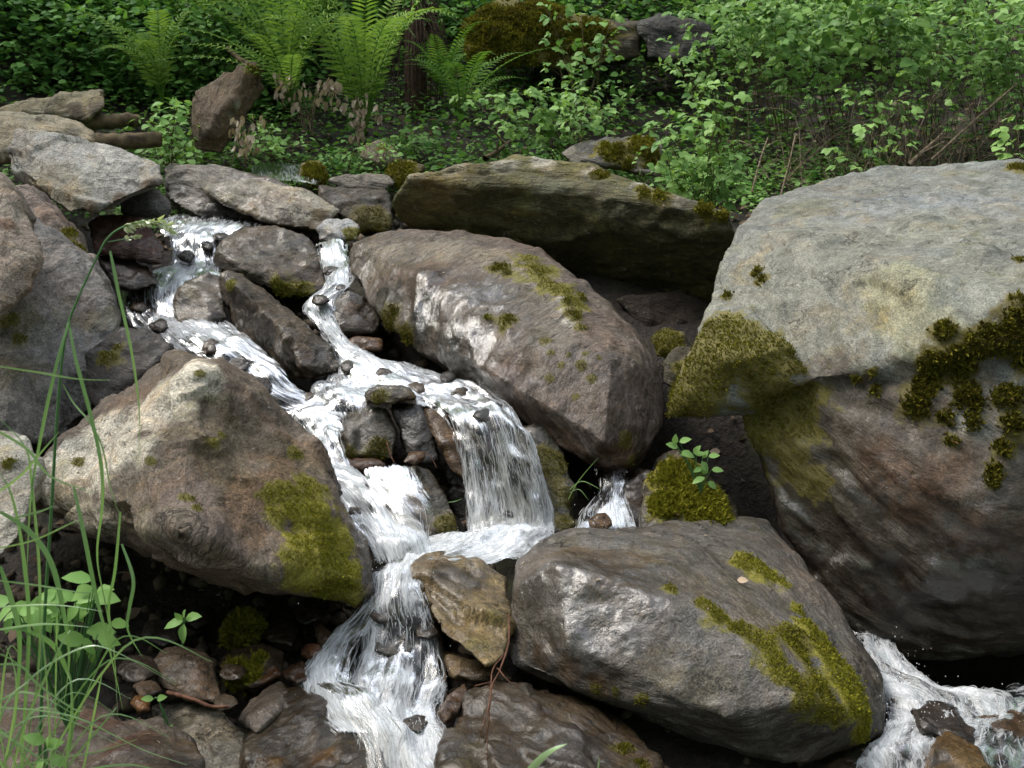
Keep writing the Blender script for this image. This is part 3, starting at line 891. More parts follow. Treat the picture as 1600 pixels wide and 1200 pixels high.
simple('boulder', 'pale flat slab lying on top of the left bank', 'boulder', [(5, 235), (28, 205), (100, 213), (178, 238), (250, 258), (254, 285), (200, 302), (160, 326), (108, 332), (60, 300), (20, 270)], 4.95, -.35, .0, .06, .6, seed=44, base=(.40, .395, .38), amp=.022, strat=.02, fol=(.15, -.5, .9),
       paint=[('t', [(60, 270), (100, 290)], 40, (.30, .27, .19), .7), ('t', [(180, 300), (130, 325), (230, 285)], 14, (.14, .10, .06), .9), ('t', [(70, 230), (150, 250)], 30, (.50, .49, .47), .6)])
simple('rock', 'round dark grey stone under the end of the pale flat slab', 'rock', [(190, 310), (215, 295), (250, 295), (268, 320), (262, 340), (215, 342), (190, 335)], 5.1, -.2, 0, .06, seed=45, base=(.13, .13, .13), amp=.01, strat=.005, wet=.3)
simple('rock', 'dark red rock below the pale flat slab beside the upper stream', 'rock', [(140, 345), (175, 335), (225, 345), (258, 385), (255, 415), (200, 405), (150, 395)], 4.85, -.3, 0, .07, seed=46, base=(.09, .045, .035), amp=.015, strat=.01, wet=.6)
simple('rock', 'wet dark rock shelf under the dark red rock at the edge of the stream', 'rock', [(150, 400), (200, 400), (240, 425), (250, 445), (210, 455), (180, 450)], 4.75, -.3, 0, .05, seed=47, base=(.12, .10, .10), amp=.012, strat=.008, wet=.9)
simple('rock', 'black mossy rock between the grey purple boulder and the peaked boulder', 'rock', [(140, 545), (188, 508), (228, 515), (266, 542), (258, 562), (200, 612), (150, 640), (135, 610)], 3.75, -.25, 0, .05, seed=48, base=(.075, .065, .06), amp=.016, strat=.01, wet=.35, moss=[([(165, 545, 18), (180, 530, 10)], 12, .3)])
simple('boulder', 'tan block half hidden behind the pale flat slab at the left edge', 'boulder', [(-80, 188), (0, 180), (62, 182), (125, 196), (146, 210), (140, 224), (60, 232), (-80, 260)], 5.5, -.3, 0, .06, .6, seed=49, base=(.33, .29, .21), amp=.02, strat=.012, paint=[('t', [(115, 205)], 12, (.12, .11, .10), .8)])
simple('boulder', 'greenish tilted slab at the foot of the dark bushes at the upper left', 'boulder', [(-20, 176), (40, 165), (100, 150), (142, 137), (166, 140), (165, 165), (132, 190), (60, 184), (-20, 182)], 6.6, -.35, -.05, .06, .6, seed=50, base=(.24, .21, .13), amp=.02, strat=.02, fol=(-.3, -.4, .9), paint=[('t', [(120, 178), (150, 160), (70, 183)], 16, (.09, .075, .05), .9)])

# upper stream
simple('rock', 'long grey slab with undercut shade painted dark at the head of the stream', 'rock', [(254, 262), (330, 258), (420, 280), (500, 308), (470, 330), (400, 345), (300, 335), (262, 312)], 5.95, -.35, -.06, .05, .5, seed=51, base=(.27, .25, .23), amp=.02, strat=.018, fol=(.1, -.3, 1),
       paint=[('t', [(280, 300), (310, 320), (350, 330), (270, 280)], 22, (.05, .045, .035), 1), ('w', [(290, 310)], 30, .5)])  # shade of the undercut painted into the tint along the wet front
simple('rock', 'pale lichen covered plate lying on the grey slab at the head of the stream', 'rock', [(310, 292), (360, 288), (390, 280), (470, 295), (520, 320), (528, 330), (495, 362), (430, 350), (385, 335), (330, 308)], 5.68, -.35, -.05, .05, .4, seed=52, base=(.40, .38, .33), amp=.018, strat=.016, fol=(.2, -.4, 1),
       paint=[('t', [(500, 335), (480, 350), (450, 352)], 16, (.13, .095, .05), 1), ('t', [(380, 318), (395, 325)], 14, (.20, .15, .05), .8), ('t', [(430, 300), (470, 310)], 18, (.36, .31, .26), .8)])
simple('rock', 'thin flat grey stone on top of the dark mossy block beside the leaning slab', 'rock', [(510, 280), (545, 272), (605, 272), (620, 285), (600, 298), (530, 295)], 6.0, -.3, 0, .03, .35, seed=53, base=(.21, .19, .17), amp=.01, strat=.008)
simple('rock', 'dark mossy block under a flat stone beside the leaning slab', 'rock', [(500, 293), (560, 292), (610, 300), (612, 330), (608, 362), (560, 360), (540, 335), (505, 318)], 5.85, -.3, 0, .04, .4, seed=54, base=(.085, .07, .05), amp=.014, strat=.014, wet=.3, moss=[([(575, 335, 20), (590, 350, 14)], 14, .1)], paint=[('t', [(530, 297), (580, 300)], 12, (.20, .19, .18), .8)])
simple('stone', 'small bluish white stone at the top of the right hand channel', 'stone', [(493, 358), (510, 344), (545, 342), (562, 355), (558, 375), (520, 382), (500, 376)], 5.4, -.3, 0, .04, seed=55, base=(.44, .45, .47), amp=.006, strat=.004, moss=[([(553, 353, 10)], 8, .6)])
simple('rock', 'brown rock with a moss foot dividing the two upper channels', 'rock', [(335, 405), (350, 375), (385, 356), (432, 350), (482, 375), (506, 410), (512, 448), (485, 464), (435, 462), (395, 440), (350, 425)], 5.1, -.3, 0, .08, .5, seed=56, base=(.17, .145, .115), amp=.02, strat=.012, wet=.5, paint=[('t', [(400, 375), (440, 370)], 25, (.22, .21, .19), .8), ('t', [(460, 430), (480, 420)], 30, (.14, .105, .06), .8)],
       moss=[([(445, 455, 16), (470, 452, 14), (430, 440, 8)], 12, .4)], mlen=.01)
rock('rock', 'dark shark fin shaped slab standing in the middle of the upper cascade', 'rock', [
    hull_points([(352, 432, 4.62), (372, 436, 4.64), (420, 462, 4.55), (475, 500, 4.42), (522, 545, 4.25), (532, 575, 4.18), (505, 586, 4.14), (462, 592, 4.16), (430, 575, 4.25), (390, 545, 4.42), (356, 510, 4.56)],
                [(395, 468, 4.42), (440, 515, 4.24), (468, 572, 4.1)], .3, .7)], base=(.16, .125, .09), vox=.009, seed=57, amp=.014, strat=.01, wet=.45, fol=(.7, -.5, .5), smooth=2,
    paint=[('t', [(375, 490), (410, 530), (440, 565), (365, 460), (400, 500)], 26, (.038, .028, .02), 1), ('t', [(490, 550), (500, 570), (470, 520)], 20, (.18, .125, .07), .7), ('t', [(420, 475), (460, 505)], 18, (.20, .18, .16), .7)], moss=[([(356, 440, 8)], 7, .5)])
simple('rock', 'pale wet rock in the white water left of the fin shaped slab', 'rock', [(268, 470), (290, 438), (325, 425), (355, 440), (354, 500), (320, 512), (275, 505)], 4.58, -.3, 0, .05, .35, seed=58, base=(.33, .31, .28), amp=.014, strat=.014, wet=.8, paint=[('t', [(285, 472), (335, 490), (345, 495)], 10, (.05, .04, .035), .9), ('t', [(280, 500)], 14, (.25, .17, .09), .7)])
simple('rock', 'dark rock in the right hand channel above a flat brown stone', 'rock', [(508, 500), (520, 468), (545, 452), (580, 470), (596, 500), (590, 522), (540, 526), (512, 520)], 4.6, -.25, 0, .06, .4, seed=59, base=(.10, .075, .05), amp=.014, strat=.01, wet=.7, paint=[('t', [(550, 465)], 12, (.24, .13, .05), .8)])
simple('stone', 'flat wet brown stone at the foot of the right hand channel', 'stone', [(530, 535), (560, 525), (600, 530), (598, 548), (560, 553), (535, 546)], 4.4, -.25, 0, .02, .15, seed=60, base=(.20, .11, .05), amp=.005, strat=.005, wet=.9)

# middle falls
simple('rock', 'grey speckled rock left of the middle waterfall', 'rock', [(522, 690), (535, 650), (570, 630), (605, 640), (622, 680), (615, 718), (560, 722), (525, 716)], 3.78, -.2, 0, .07, .35, seed=61, base=(.22, .215, .20), amp=.014, strat=.008, wet=.7, moss=[([(600, 690, 16), (590, 712, 14), (540, 712, 8)], 12, .15)])
simple('rock', 'black leaning slab between the grey speckled rock and the middle waterfall', 'rock', [(612, 632), (660, 632), (672, 665), (690, 720), (660, 725), (635, 710), (622, 668)], 3.76, -.2, 0, .03, .2, seed=62, base=(.045, .04, .035), amp=.01, strat=.01, wet=1.)
simple('rock', 'brown leaning slab at the left edge of the middle waterfall', 'rock', [(664, 640), (690, 640), (715, 680), (732, 740), (726, 752), (700, 730), (680, 690)], 3.7, -.2, 0, .03, .2, seed=63, base=(.20, .125, .065), amp=.008, strat=.008, wet=.7)
simple('rock', 'flat mossy stone under the sheet of water above the middle falls', 'rock', [(568, 612), (590, 600), (640, 606), (650, 622), (610, 634), (570, 630)], 3.84, -.25, 0, .03, .25, seed=64, base=(.10, .08, .03), amp=.006, strat=.006, wet=.8, moss=[([(590, 616, 10)], 8, .2)])
simple('rock', 'black stone poking through the middle waterfall', 'rock', [(738, 650), (755, 640), (778, 648), (786, 668), (770, 684), (745, 676)], 3.58, -.2, 0, .04, .2, seed=65, base=(.04, .036, .032), amp=.006, strat=.005, wet=1.)
simple('rock', 'dark stone behind the lower part of the middle waterfall', 'rock', [(690, 740), (730, 690), (800, 690), (850, 750), (860, 830), (730, 840)], 3.72, -.12, 0, .04, .4, seed=66, base=(.05, .04, .035), amp=.014, strat=.01, wet=1.)
simple('rock', 'blackish moss speckled rock right of the middle waterfall', 'rock', [(815, 668), (845, 670), (878, 712), (892, 760), (896, 822), (870, 836), (850, 790), (835, 720)], 3.58, -.22, 0, .05, .3, seed=67, base=(.10, .10, .085), amp=.016, strat=.01, wet=.8, moss=[([(860, 720, 20), (875, 770, 22), (880, 810, 18), (850, 695, 14)], 18, .12, 2.0)], dens=.35)
simple('rock', 'round wet rock dividing the white chute from the middle waterfall', 'rock', [(565, 762), (600, 738), (650, 728), (680, 750), (706, 800), (714, 835), (680, 846), (645, 830), (600, 790)], 3.44, -.22, 0, .06, .35, seed=68, base=(.24, .20, .14), amp=.014, strat=.008, wet=.9, paint=[('t', [(680, 790), (695, 825), (660, 810)], 22, (.08, .075, .05), .9), ('t', [(590, 760)], 18, (.22, .13, .06), .8)],
       moss=[([(690, 800, 14), (700, 825, 10)], 12, .15, 2.)], dens=.4)
simple('stone', 'small brown pointed stone on top of the round wet rock', 'stone', [(628, 722), (640, 706), (662, 704), (666, 714), (648, 728)], 3.5, -.2, 0, .02, .08, seed=69, base=(.22, .12, .05), amp=.003, strat=.003, wet=.6)
simple('stone', 'flat dark brown stone above the white chute left of the small pointed stone', 'stone', [(524, 722), (550, 716), (595, 718), (606, 728), (570, 738), (530, 734)], 3.6, -.2, 0, .02, .12, seed=70, base=(.16, .08, .04), amp=.004, strat=.003, wet=.9)
simple('rock', 'brown rock washed over beside the left end of the middle pool', 'rock', [(478, 690), (500, 660), (530, 650), (545, 662), (520, 690), (490, 700)], 3.92, -.22, 0, .03, .2, seed=71, base=(.22, .14, .08), amp=.008, strat=.006, wet=.9)
simple('rock', 'tan stone in the water at the top of the middle pool', 'rock', [(510, 610), (530, 592), (560, 598), (566, 618), (540, 628), (515, 624)], 4.1, -.25, 0, .02, .15, seed=72, base=(.30, .24, .15), amp=.005, strat=.004, wet=.8)

# right hand gap
simple('rock', 'mossy mound with a leafy sprig in the gap left of the huge grey boulder', 'rock', [(1000, 800), (1005, 755), (1030, 720), (1060, 705), (1100, 730), (1130, 770), (1150, 800), (1150, 850), (1010, 850)], 3.42, -.22, 0, .08, .4, seed=73, base=(.10, .085, .05), amp=.018, strat=.008, wet=.3,
       moss=[([(1060, 740, 32), (1085, 770, 34), (1110, 795, 32), (1040, 780, 24), (1130, 800, 20)], 30, .75)], dens=1.1, mlen=.016)
simple('rock', 'shaded brown stone beside the thin trickle right of the middle waterfall', 'rock', [(968, 800), (975, 750), (1000, 730), (1030, 745), (1030, 820), (985, 840)], 3.5, -.2, 0, .05, .3, seed=74, base=(.09, .065, .045), amp=.012, strat=.006, wet=.5)
simple('rock', 'mossy round stone wedged between the long brown boulder and the huge grey one', 'rock', [(1015, 525), (1040, 510), (1070, 518), (1082, 545), (1060, 560), (1025, 555)], 4.15, -.2, 0, .06, .3, seed=75, base=(.08, .07, .04), amp=.01, strat=.004, moss=[([(1045, 530, 24)], 22, .3)])
simple('rock', 'lower mossy stone wedged in the gap under the round one', 'rock', [(1035, 565), (1055, 545), (1085, 545), (1080, 590), (1050, 605), (1038, 595)], 4.02, -.2, 0, .05, .3, seed=76, base=(.07, .06, .035), amp=.01, strat=.004, moss=[([(1058, 565, 16)], 16, .25)])
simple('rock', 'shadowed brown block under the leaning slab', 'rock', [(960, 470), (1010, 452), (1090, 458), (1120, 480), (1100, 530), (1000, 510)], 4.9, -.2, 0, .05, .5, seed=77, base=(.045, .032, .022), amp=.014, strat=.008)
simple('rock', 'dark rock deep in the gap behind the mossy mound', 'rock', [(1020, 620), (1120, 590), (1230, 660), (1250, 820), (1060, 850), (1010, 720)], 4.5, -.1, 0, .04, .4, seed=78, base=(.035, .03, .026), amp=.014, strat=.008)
# lower right
simple('rock', 'black wet rock with water washing over it at the lower right', 'rock', [(1425, 1108), (1450, 1090), (1490, 1105), (1525, 1140), (1520, 1162), (1480, 1160), (1440, 1140)], 2.42, -.28, 0, .04, .25, seed=81, base=(.07, .058, .05), amp=.01, strat=.006, wet=1.)
simple('rock', 'amber brown pointed rock at the bottom right in white water', 'rock', [(1450, 1200), (1465, 1150), (1480, 1145), (1530, 1170), (1548, 1205), (1540, 1250), (1450, 1250)], 2.2, -.25, 0, .05, .25, seed=82, base=(.24, .16, .06), amp=.01, strat=.006, wet=.7, paint=[('t', [(1462, 1180)], 14, (.09, .08, .07), .9)])
simple('rock', 'submerged brown stones at the right edge of the lower rapids', 'rock', [(1530, 1120), (1580, 1110), (1650, 1130), (1640, 1165), (1560, 1160)], 2.46, -.28, 0, .03, .25, seed=83, base=(.17, .11, .06), amp=.01, strat=.006, wet=1.)
simple('rock', 'wet flat rock under the tip of the rounded grey boulder', 'rock', [(1260, 1190), (1310, 1165), (1380, 1175), (1420, 1200), (1420, 1260), (1270, 1260)], 2.38, -.25, 0, .03, .3, seed=84, base=(.15, .11, .07), amp=.01, strat=.006, wet=.8)

# back bank
rock('boulder', 'upright brown slab standing among the ferns at the upper left', 'boulder', [
    hull_points([(297, 158, 6.5), (312, 138, 6.6), (345, 115, 6.7), (400, 94, 6.8), (416, 100, 6.85), (412, 140, 6.8), (395, 170, 6.7), (372, 200, 6.6), (345, 240, 6.45), (318, 240, 6.4), (302, 235, 6.4), (298, 200, 6.45)],
                [(340, 180, 6.40), (318, 215, 6.38), (375, 150, 6.6)], .35, .7)], base=(.15, .105, .065), vox=.014, seed=91, amp=.02, strat=.012, fol=(.8, -.4, .3), smooth=2,
    paint=[('t', [(310, 210), (325, 195)], 14, (.10, .075, .05), .8), ('t', [(385, 165), (375, 190)], 10, (.35, .33, .30), .8)], moss=[([(400, 96, 10), (410, 105, 8)], 8, .4)], mlen=.014)
simple('boulder', 'moss covered overhanging rock at the top centre of the bank', 'boulder', [(728, 40), (745, 10), (800, 0), (860, 15), (900, 20), (1000, 40), (1000, 90), (900, 110), (830, 100), (780, 95), (735, 90)], 7.7, -.2, 0, .12, .8, seed=92, base=(.05, .04, .02), vox=.02, amp=.06, strat=.02,
       moss=[([(745, 60, 40), (770, 30, 50), (840, 30, 50), (880, 50, 40), (810, 60, 40), (740, 85, 20), (930, 50, 30)], 28, .28, .9)], dens=.7, mlen=.026)
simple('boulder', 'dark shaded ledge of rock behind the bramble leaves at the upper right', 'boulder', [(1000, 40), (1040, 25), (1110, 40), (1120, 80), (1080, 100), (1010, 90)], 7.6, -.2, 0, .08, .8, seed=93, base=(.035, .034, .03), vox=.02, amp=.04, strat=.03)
simple('rock', 'grey rock with a thick moss cap behind the leaning slab', 'rock', [(872, 240), (900, 226), (950, 214), (1010, 212), (1035, 235), (1030, 275), (960, 268), (890, 256)], 6.0, -.3, 0, .08, .5, seed=94, base=(.20, .19, .18), vox=.016, amp=.025, strat=.012, moss=[([(960, 225, 22), (995, 225, 24), (1015, 240, 20), (985, 255, 14)], 20, .45)], mlen=.016)
simple('rock', 'small pale rock with a moss top on the bank above the dark mossy block', 'rock', [(560, 245), (570, 228), (592, 215), (615, 228), (630, 250), (600, 262)], 6.6, -.3, 0, .05, .3, seed=95, base=(.30, .26, .19), vox=.016, amp=.014, strat=.006, moss=[([(595, 219, 9)], 7, .5)])
simple('rock', 'yellow mossy hummock stone behind the flat stone on the dark block', 'rock', [(600, 275), (612, 255), (640, 250), (665, 262), (650, 280), (625, 290)], 6.1, -.3, 0, .05, .3, seed=96, base=(.10, .08, .03), vox=.014, amp=.012, strat=.004, moss=[([(625, 265, 24), (650, 262, 12)], 20, .5)], mlen=.012)
simple('rock', 'round mossy stone at the edge of the upper pool', 'rock', [(462, 275), (472, 256), (498, 252), (514, 268), (508, 288), (480, 288)], 6.25, -.3, 0, .05, .3, seed=97, base=(.10, .09, .035), vox=.014, amp=.01, strat=.004, moss=[([(488, 266, 20)], 18, .55)], mlen=.016)

# small stones wedged in the gaps, in the stream and in the hollow
srng = random.Random(5)
STONES = [(255, 985, 2.85, 34, .07, .05, .035, .4, 'dim brown stone at the left of the hollow under the peaked boulder'), (310, 960, 2.95, 30, .06, .045, .03, .5, 'dim stone deep in the hollow behind the green seedling'), (215, 1050, 2.55, 34, .10, .075, .05, .4, 'dull mossy looking stone beside the tall grass in the hollow'),
          (440, 985, 2.85, 34, .08, .055, .035, .8, 'wet brown stone at the back of the hollow near the falls'), (480, 955, 2.92, 30, .07, .05, .04, .9, 'wet dark stone under the mossy boulder end by the falls'), (465, 1050, 2.62, 26, .19, .10, .05, .9, 'wet orange brown stone at the left edge of the lower rapids'),
          (230, 1075, 2.45, 22, .18, .12, .07, .5, 'small brown stone left of the round grey and rust stone'), (350, 1095, 2.42, 22, .22, .17, .12, .5, 'small grey tan stone by the tip of the fallen twig'), (415, 1180, 2.3, 30, .20, .11, .04, .9, 'amber wet stone against the black wet slab'), (360, 1050, 2.6, 22, .13, .085, .05, .5, 'small brown stone between the round stone and the mossy dark stone'),
          (232, 452, 4.82, 20, .16, .11, .07, 1, 'wet brown stone in the upper cascade at its left edge'), (292, 402, 5.18, 15, .07, .06, .05, 1, 'dark wet stone splitting the upper fall'), (330, 545, 4.2, 17, .22, .15, .09, 1, 'wet tan stone in the upper rapids behind the peaked boulder'), (405, 600, 3.98, 24, .10, .075, .055, 1, 'dark wet stone under the smooth chute'), (372, 570, 4.1, 20, .09, .07, .05, 1, 'brown wet stone higher in the smooth chute'),
          (520, 425, 4.92, 15, .10, .085, .07, 1, 'wet stone in the right hand channel below the bluish white stone'), (500, 470, 4.62, 15, .14, .10, .07, 1, 'wet brown stone at the bend of the right hand channel'), (345, 372, 5.36, 16, .09, .08, .07, 1, 'dark wet stone at the lip of the upper fall'),
          (480, 625, 3.96, 18, .19, .12, .06, 1, 'orange brown stone awash at the left of the middle pool'), (650, 610, 3.94, 18, .17, .12, .06, 1, 'tan stone awash in the middle pool'), (720, 615, 3.9, 18, .12, .09, .05, 1, 'brown stone awash near the lip of the middle falls'), (505, 640, 3.9, 15, .10, .07, .05, 1, 'dark brown stone awash by the brown washed over rock'),
          (770, 745, 3.5, 22, .06, .05, .04, 1, 'dark stone showing through the middle waterfall'), (800, 800, 3.4, 20, .08, .07, .055, 1, 'dark stone at the foot of the middle waterfall'), (620, 1010, 2.73, 30, .09, .075, .055, 1, 'dark stone showing through the lower waterfall'), (665, 985, 2.76, 22, .14, .11, .07, 1, 'brown stone beside the lower waterfall strands'),
          (600, 960, 2.82, 24, .10, .08, .06, 1, 'wet stone at the top of the lower waterfall'), (560, 1080, 2.57, 26, .13, .085, .045, 1, 'amber stone under the lower rapids'), (650, 1130, 2.43, 22, .10, .075, .05, 1, 'dark stone awash at the bottom of the lower rapids'),
          (300, 470, 4.62, 17, .09, .075, .06, 1, 'dark wet stone in the upper cascade beside the pale wet rock'), (215, 480, 4.68, 14, .17, .11, .06, 1, 'orange wet stone at the left of the upper cascade'), (250, 510, 4.48, 16, .10, .08, .06, 1, 'dark wet stone below the orange wet stone in the upper cascade'), (300, 530, 4.34, 14, .09, .07, .055, 1, 'small dark wet stone in the white water above the smooth chute'), (325, 385, 5.3, 12, .07, .06, .05, 1, 'small dark wet stone on the lip of the upper fall'), (535, 450, 4.76, 13, .08, .065, .05, 1, 'dark wet stone halfway down the right hand channel'), (545, 575, 4.12, 18, .10, .08, .06, 1, 'dark wet stone at the mouth of the right hand channel'), (600, 585, 4.06, 15, .15, .10, .06, 1, 'brown wet stone in the middle pool under the long brown boulder'), (700, 590, 4.0, 15, .08, .065, .05, 1, 'dark wet stone in the middle pool near the long brown boulder'), (500, 670, 3.78, 16, .10, .075, .05, 1, 'dark wet stone where the white chute begins'), (560, 800, 3.28, 16, .09, .075, .055, 1, 'dark wet stone in the white chute'), (600, 850, 3.08, 15, .10, .08, .06, 1, 'dark wet stone low in the white chute'),
          (940, 815, 3.28, 20, .24, .14, .06, 1, 'orange tan stone in the small pool under the trickle'), (1400, 1085, 2.62, 26, .15, .11, .06, 1, 'brown stone awash at the head of the right rapids'), (1570, 1175, 2.42, 30, .18, .12, .06, 1, 'brown stone awash near the bottom right corner'), (1090, 1185, 2.5, 40, .05, .04, .03, .7, 'dark stone in the shade under the rounded grey boulder'), (1180, 1210, 2.45, 40, .05, .04, .032, .7, 'dark brown stone in the shade at the bottom edge right of the ribbed rock')]
for k, (x, y, Y, r_, c0, c1, c2, wv_, lb) in enumerate(STONES):
    n_ = srng.randint(6, 8)
    a0 = srng.uniform(0, 6)
    ol = [(x + math.cos(a0 + 6.283 * j / n_) * r_ * srng.uniform(.75, 1.2), y + math.sin(a0 + 6.283 * j / n_) * r_ * srng.uniform(.5, .85)) for j in range(n_)]
    simple('stone', lb, 'stone', ol, Y, -.3, 0, r_ * Y / F_PX * .5, seed=200 + k, base=(c0 * .8, c1 * .8, c2 * .8), wet=max(.75, wv_), amp=.005, strat=.004, fine=.003, vox=.0065)

# ------------------------------------------------------------------ ground
gx = np.concatenate([np.arange(-14, -4, .25), np.arange(-4, 4, .04), np.arange(4, 14.1, .25)])
gy = np.concatenate([np.arange(-4, 1.5, .25), np.arange(1.5, 9.5, .04), np.arange(9.5, 20.1, .25)])
XX, YY = np.meshgrid(gx, gy)
ZZ = G(XX, YY)
vv = np.stack([XX.ravel(), YY.ravel(), ZZ.ravel()], 1)
nx, ny = len(gx), len(gy)
ii = np.arange((ny - 1) * (nx - 1))
r0 = ii // (nx - 1) * nx + ii % (nx - 1)
gq = np.stack([r0, r0 + 1, r0 + nx + 1, r0 + nx], 1)
tag(mesh_obj('ground', vv, gq, GROUND), 'dark forest floor of the stream bank and bed', 'ground', None, 'structure')


def gz(x, y):
    return float(G(np.array([x]), np.array([y]))[0])


def ground_at(px, py):
    """where the ray through a photo pixel meets the ground sheet"""
    Y = np.arange(1.5, 14, .02)
    pts = np.array([P(px, py, y) for y in Y])
    below = pts[:, 2] < G(pts[:, 0], pts[:, 1])
    k = int(np.argmax(below)) if below.any() else len(Y) - 1
    return pts[k]


# ------------------------------------------------------------------ water
WATER_PTS = []


def catmull(pts, n):
    pts = np.asarray(pts, float)
    k = len(pts)
    t = np.linspace(0, k - 1, n)
    i = np.clip(np.floor(t).astype(int), 0, k - 2)
    f = (t - i)[:, None]
    p0 = pts[np.clip(i - 1, 0, k - 1)]
    p1, p2 = pts[i], pts[i + 1]
    p3 = pts[np.clip(i + 2, 0, k - 1)]
    return .5 * (2 * p1 + (p2 - p0) * f + (2 * p0 - 5 * p1 + 4 * p2 - p3) * f ** 2 + (3 * p1 - p0 - 3 * p2 + p3) * f ** 3)


def water(name, label, secs, foam, res=.007, amp=.014, bulge=.02, seed=1, lift=0.0, turb=1.0, strands=1.0, hop=.012):
    """secs: cross-sections from upstream to downstream, each a list of (px, py, Y); foam per section"""
    K = 4
    rows = []
    for s in secs:
        w3 = np.array([P(*q) for q in s])
        rows.append(catmull(w3, K) if len(s) > 2 else np.array([w3[0] + (w3[1] - w3[0]) * u for u in np.linspace(0, 1, K)]))
    rows = np.array(rows)                                    # (S,K,3)
    mid = rows.mean(1)
    L = np.linalg.norm(np.diff(mid, axis=0), axis=1).sum()
    W = np.linalg.norm(rows[:, -1] - rows[:, 0], axis=1).max()
    nl, nw = max(8, int(L / res)), max(6, int(W / res))
    cols = np.array([catmull(rows[:, k], nl) for k in range(K)])   # (K,nl,3)
    grid = np.array([catmull(cols[:, r], nw) for r in range(nl)])  # (nl,nw,3)
    fo = np.interp(np.linspace(0, len(secs) - 1, nl), np.arange(len(secs)), foam)
    m = grid.mean(1)
    al = np.concatenate(([0], np.cumsum(np.linalg.norm(np.diff(m, axis=0), axis=1))))
    wd = np.linalg.norm(np.diff(grid, axis=1), axis=2)
    ac = np.concatenate((np.zeros((nl, 1)), np.cumsum(wd, 1)), 1)
    ac = ac - ac[:, -1:] / 2
    u = np.linspace(0, 1, nw)[None, :].repeat(nl, 0)
    dl = np.gradient(grid, axis=0)
    dw = np.gradient(grid, axis=1)
    n = np.cross(dw, dl)
    n /= np.linalg.norm(n, axis=2)[:, :, None] + 1e-9
    tocam = CAM - grid
    n *= np.sign((n * tocam).sum(2))[:, :, None]
    A = al[:, None].repeat(nw, 1)
    q = np.stack([ac.ravel() * 34 + seed * 7.7, A.ravel() * 4, np.full(A.size, seed * 3.1)], 1)
    q2 = np.stack([ac.ravel() * 13 + seed * 2.7, A.ravel() * 8, np.full(A.size, seed * 1.3)], 1)
    d = (fbm(q, seed, 2) - .5) * .9 * amp + (fbm(q2, seed + 9, 2) - .5) * 2.6 * amp
    q3 = np.stack([ac.ravel() * 10 + seed * 1.7, A.ravel() * 2.6, np.full(A.size, seed * 4.3)], 1)
    patch = fbm(q3, seed + 19, 4, .6)
    d = d.reshape(nl, nw) + bulge * (1 - (2 * u - 1) ** 2) - .012 * (np.abs(2 * u - 1) ** 6) + lift
    grid = grid + n * d[:, :, None]
    end = np.minimum(1, np.minimum(al, al[-1] - al)[:, None].repeat(nw, 1) / .05)
    edge = np.minimum(u, 1 - u) * ac[:, -1:].repeat(nw, 1) * 2 / .13
    edge = np.clip(np.minimum(edge, end * .8), 0, 1)
    v = grid.reshape(-1, 3)
    WATER_PTS.append(v[::3])
    ii = np.arange((nl - 1) * (nw - 1))
    r0 = ii // (nw - 1) * nw + ii % (nw - 1)
    f = np.stack([r0, r0 + 1, r0 + nw + 1, r0 + nw], 1)
    wp = fbm(np.stack([ac.ravel() * 6, A.ravel() * 6, np.full(A.size, seed * 2.9)], 1), seed + 29, 3) - .5
    flow = np.stack([ac.ravel() / turb ** .5 + wp * .05 * turb + seed * 1.37, A.ravel() * turb + wp * .10 + seed * .7, np.zeros(A.size)], 1)
    fm = np.clip(fo[:, None].repeat(nw, 1).ravel() + (patch - .5) * 1.25, -.1, 1.0)
    # thin white strands and spits of water riding on the sheet
    sr = np.random.default_rng(seed + 300)
    area = L * W
    ns = int(2600 * area * strands) + 10
    fmg = fm.reshape(nl, nw)
    rr, uu = sr.uniform(nl * .04, nl * .9, ns * 3), (.06 + .88 * sr.random(ns * 3)) * (nw - 2)
    keep = sr.random(ns * 3) < np.clip(fmg[rr.astype(int), uu.astype(int)], 0, 1) ** 1.3 * .75
    rr, uu = rr[keep][:ns], uu[keep][:ns]
    ns = len(rr)
    K_ = 7
    tt = np.linspace(0, 1, K_)[None]
    ln = sr.gamma(2.2, .020, ns) / turb ** .6
    rows_ = np.clip(rr[:, None] + tt * (ln * nl / L)[:, None], 0, nl - 1.01)
    cols_ = np.clip(uu[:, None] + np.cumsum(sr.normal(0, .10 * turb, (ns, K_)), 1) + tt * sr.normal(0, .5 * turb, (ns, 1)), 0, nw - 1.01)
    ri, ci = rows_.astype(int), cols_.astype(int)
    fr_, fc_ = (rows_ - ri)[..., None], (cols_ - ci)[..., None]
    c_ = (grid[ri, ci] * (1 - fr_) + grid[ri + 1, ci] * fr_) * (1 - fc_) + (grid[ri, ci + 1] * (1 - fr_) + grid[ri + 1, ci + 1] * fr_) * fc_
    hp = sr.gamma(1.0, hop * .3, (ns, 1)) * (sr.random((ns, 1)) < .3)
    c_ = c_ + n[ri, ci] * (hp * 4 * tt * (1 - tt) + .002)[..., None] 
    tg = np.gradient(c_, axis=1)
    tg /= np.linalg.norm(tg, axis=2)[..., None] + 1e-9
    a_ = np.cross(tg, n[ri, ci])
    a_ /= np.linalg.norm(a_, axis=2)[..., None] + 1e-9
    b_ = np.cross(tg, a_)
    rad = sr.uniform(.0006, .0020, (ns, 1)) * np.sin(np.pi * np.clip(tt, .04, .96)) ** .6
    ring = np.stack([c_ + a_ * rad[..., None], c_ + (-.5 * a_ + .6 * b_) * rad[..., None], c_ + (-.5 * a_ - .6 * b_) * rad[..., None]], 2)
    base_ = len(v)
    idx = base_ + np.arange(ns * K_ * 3).reshape(ns, K_, 3)
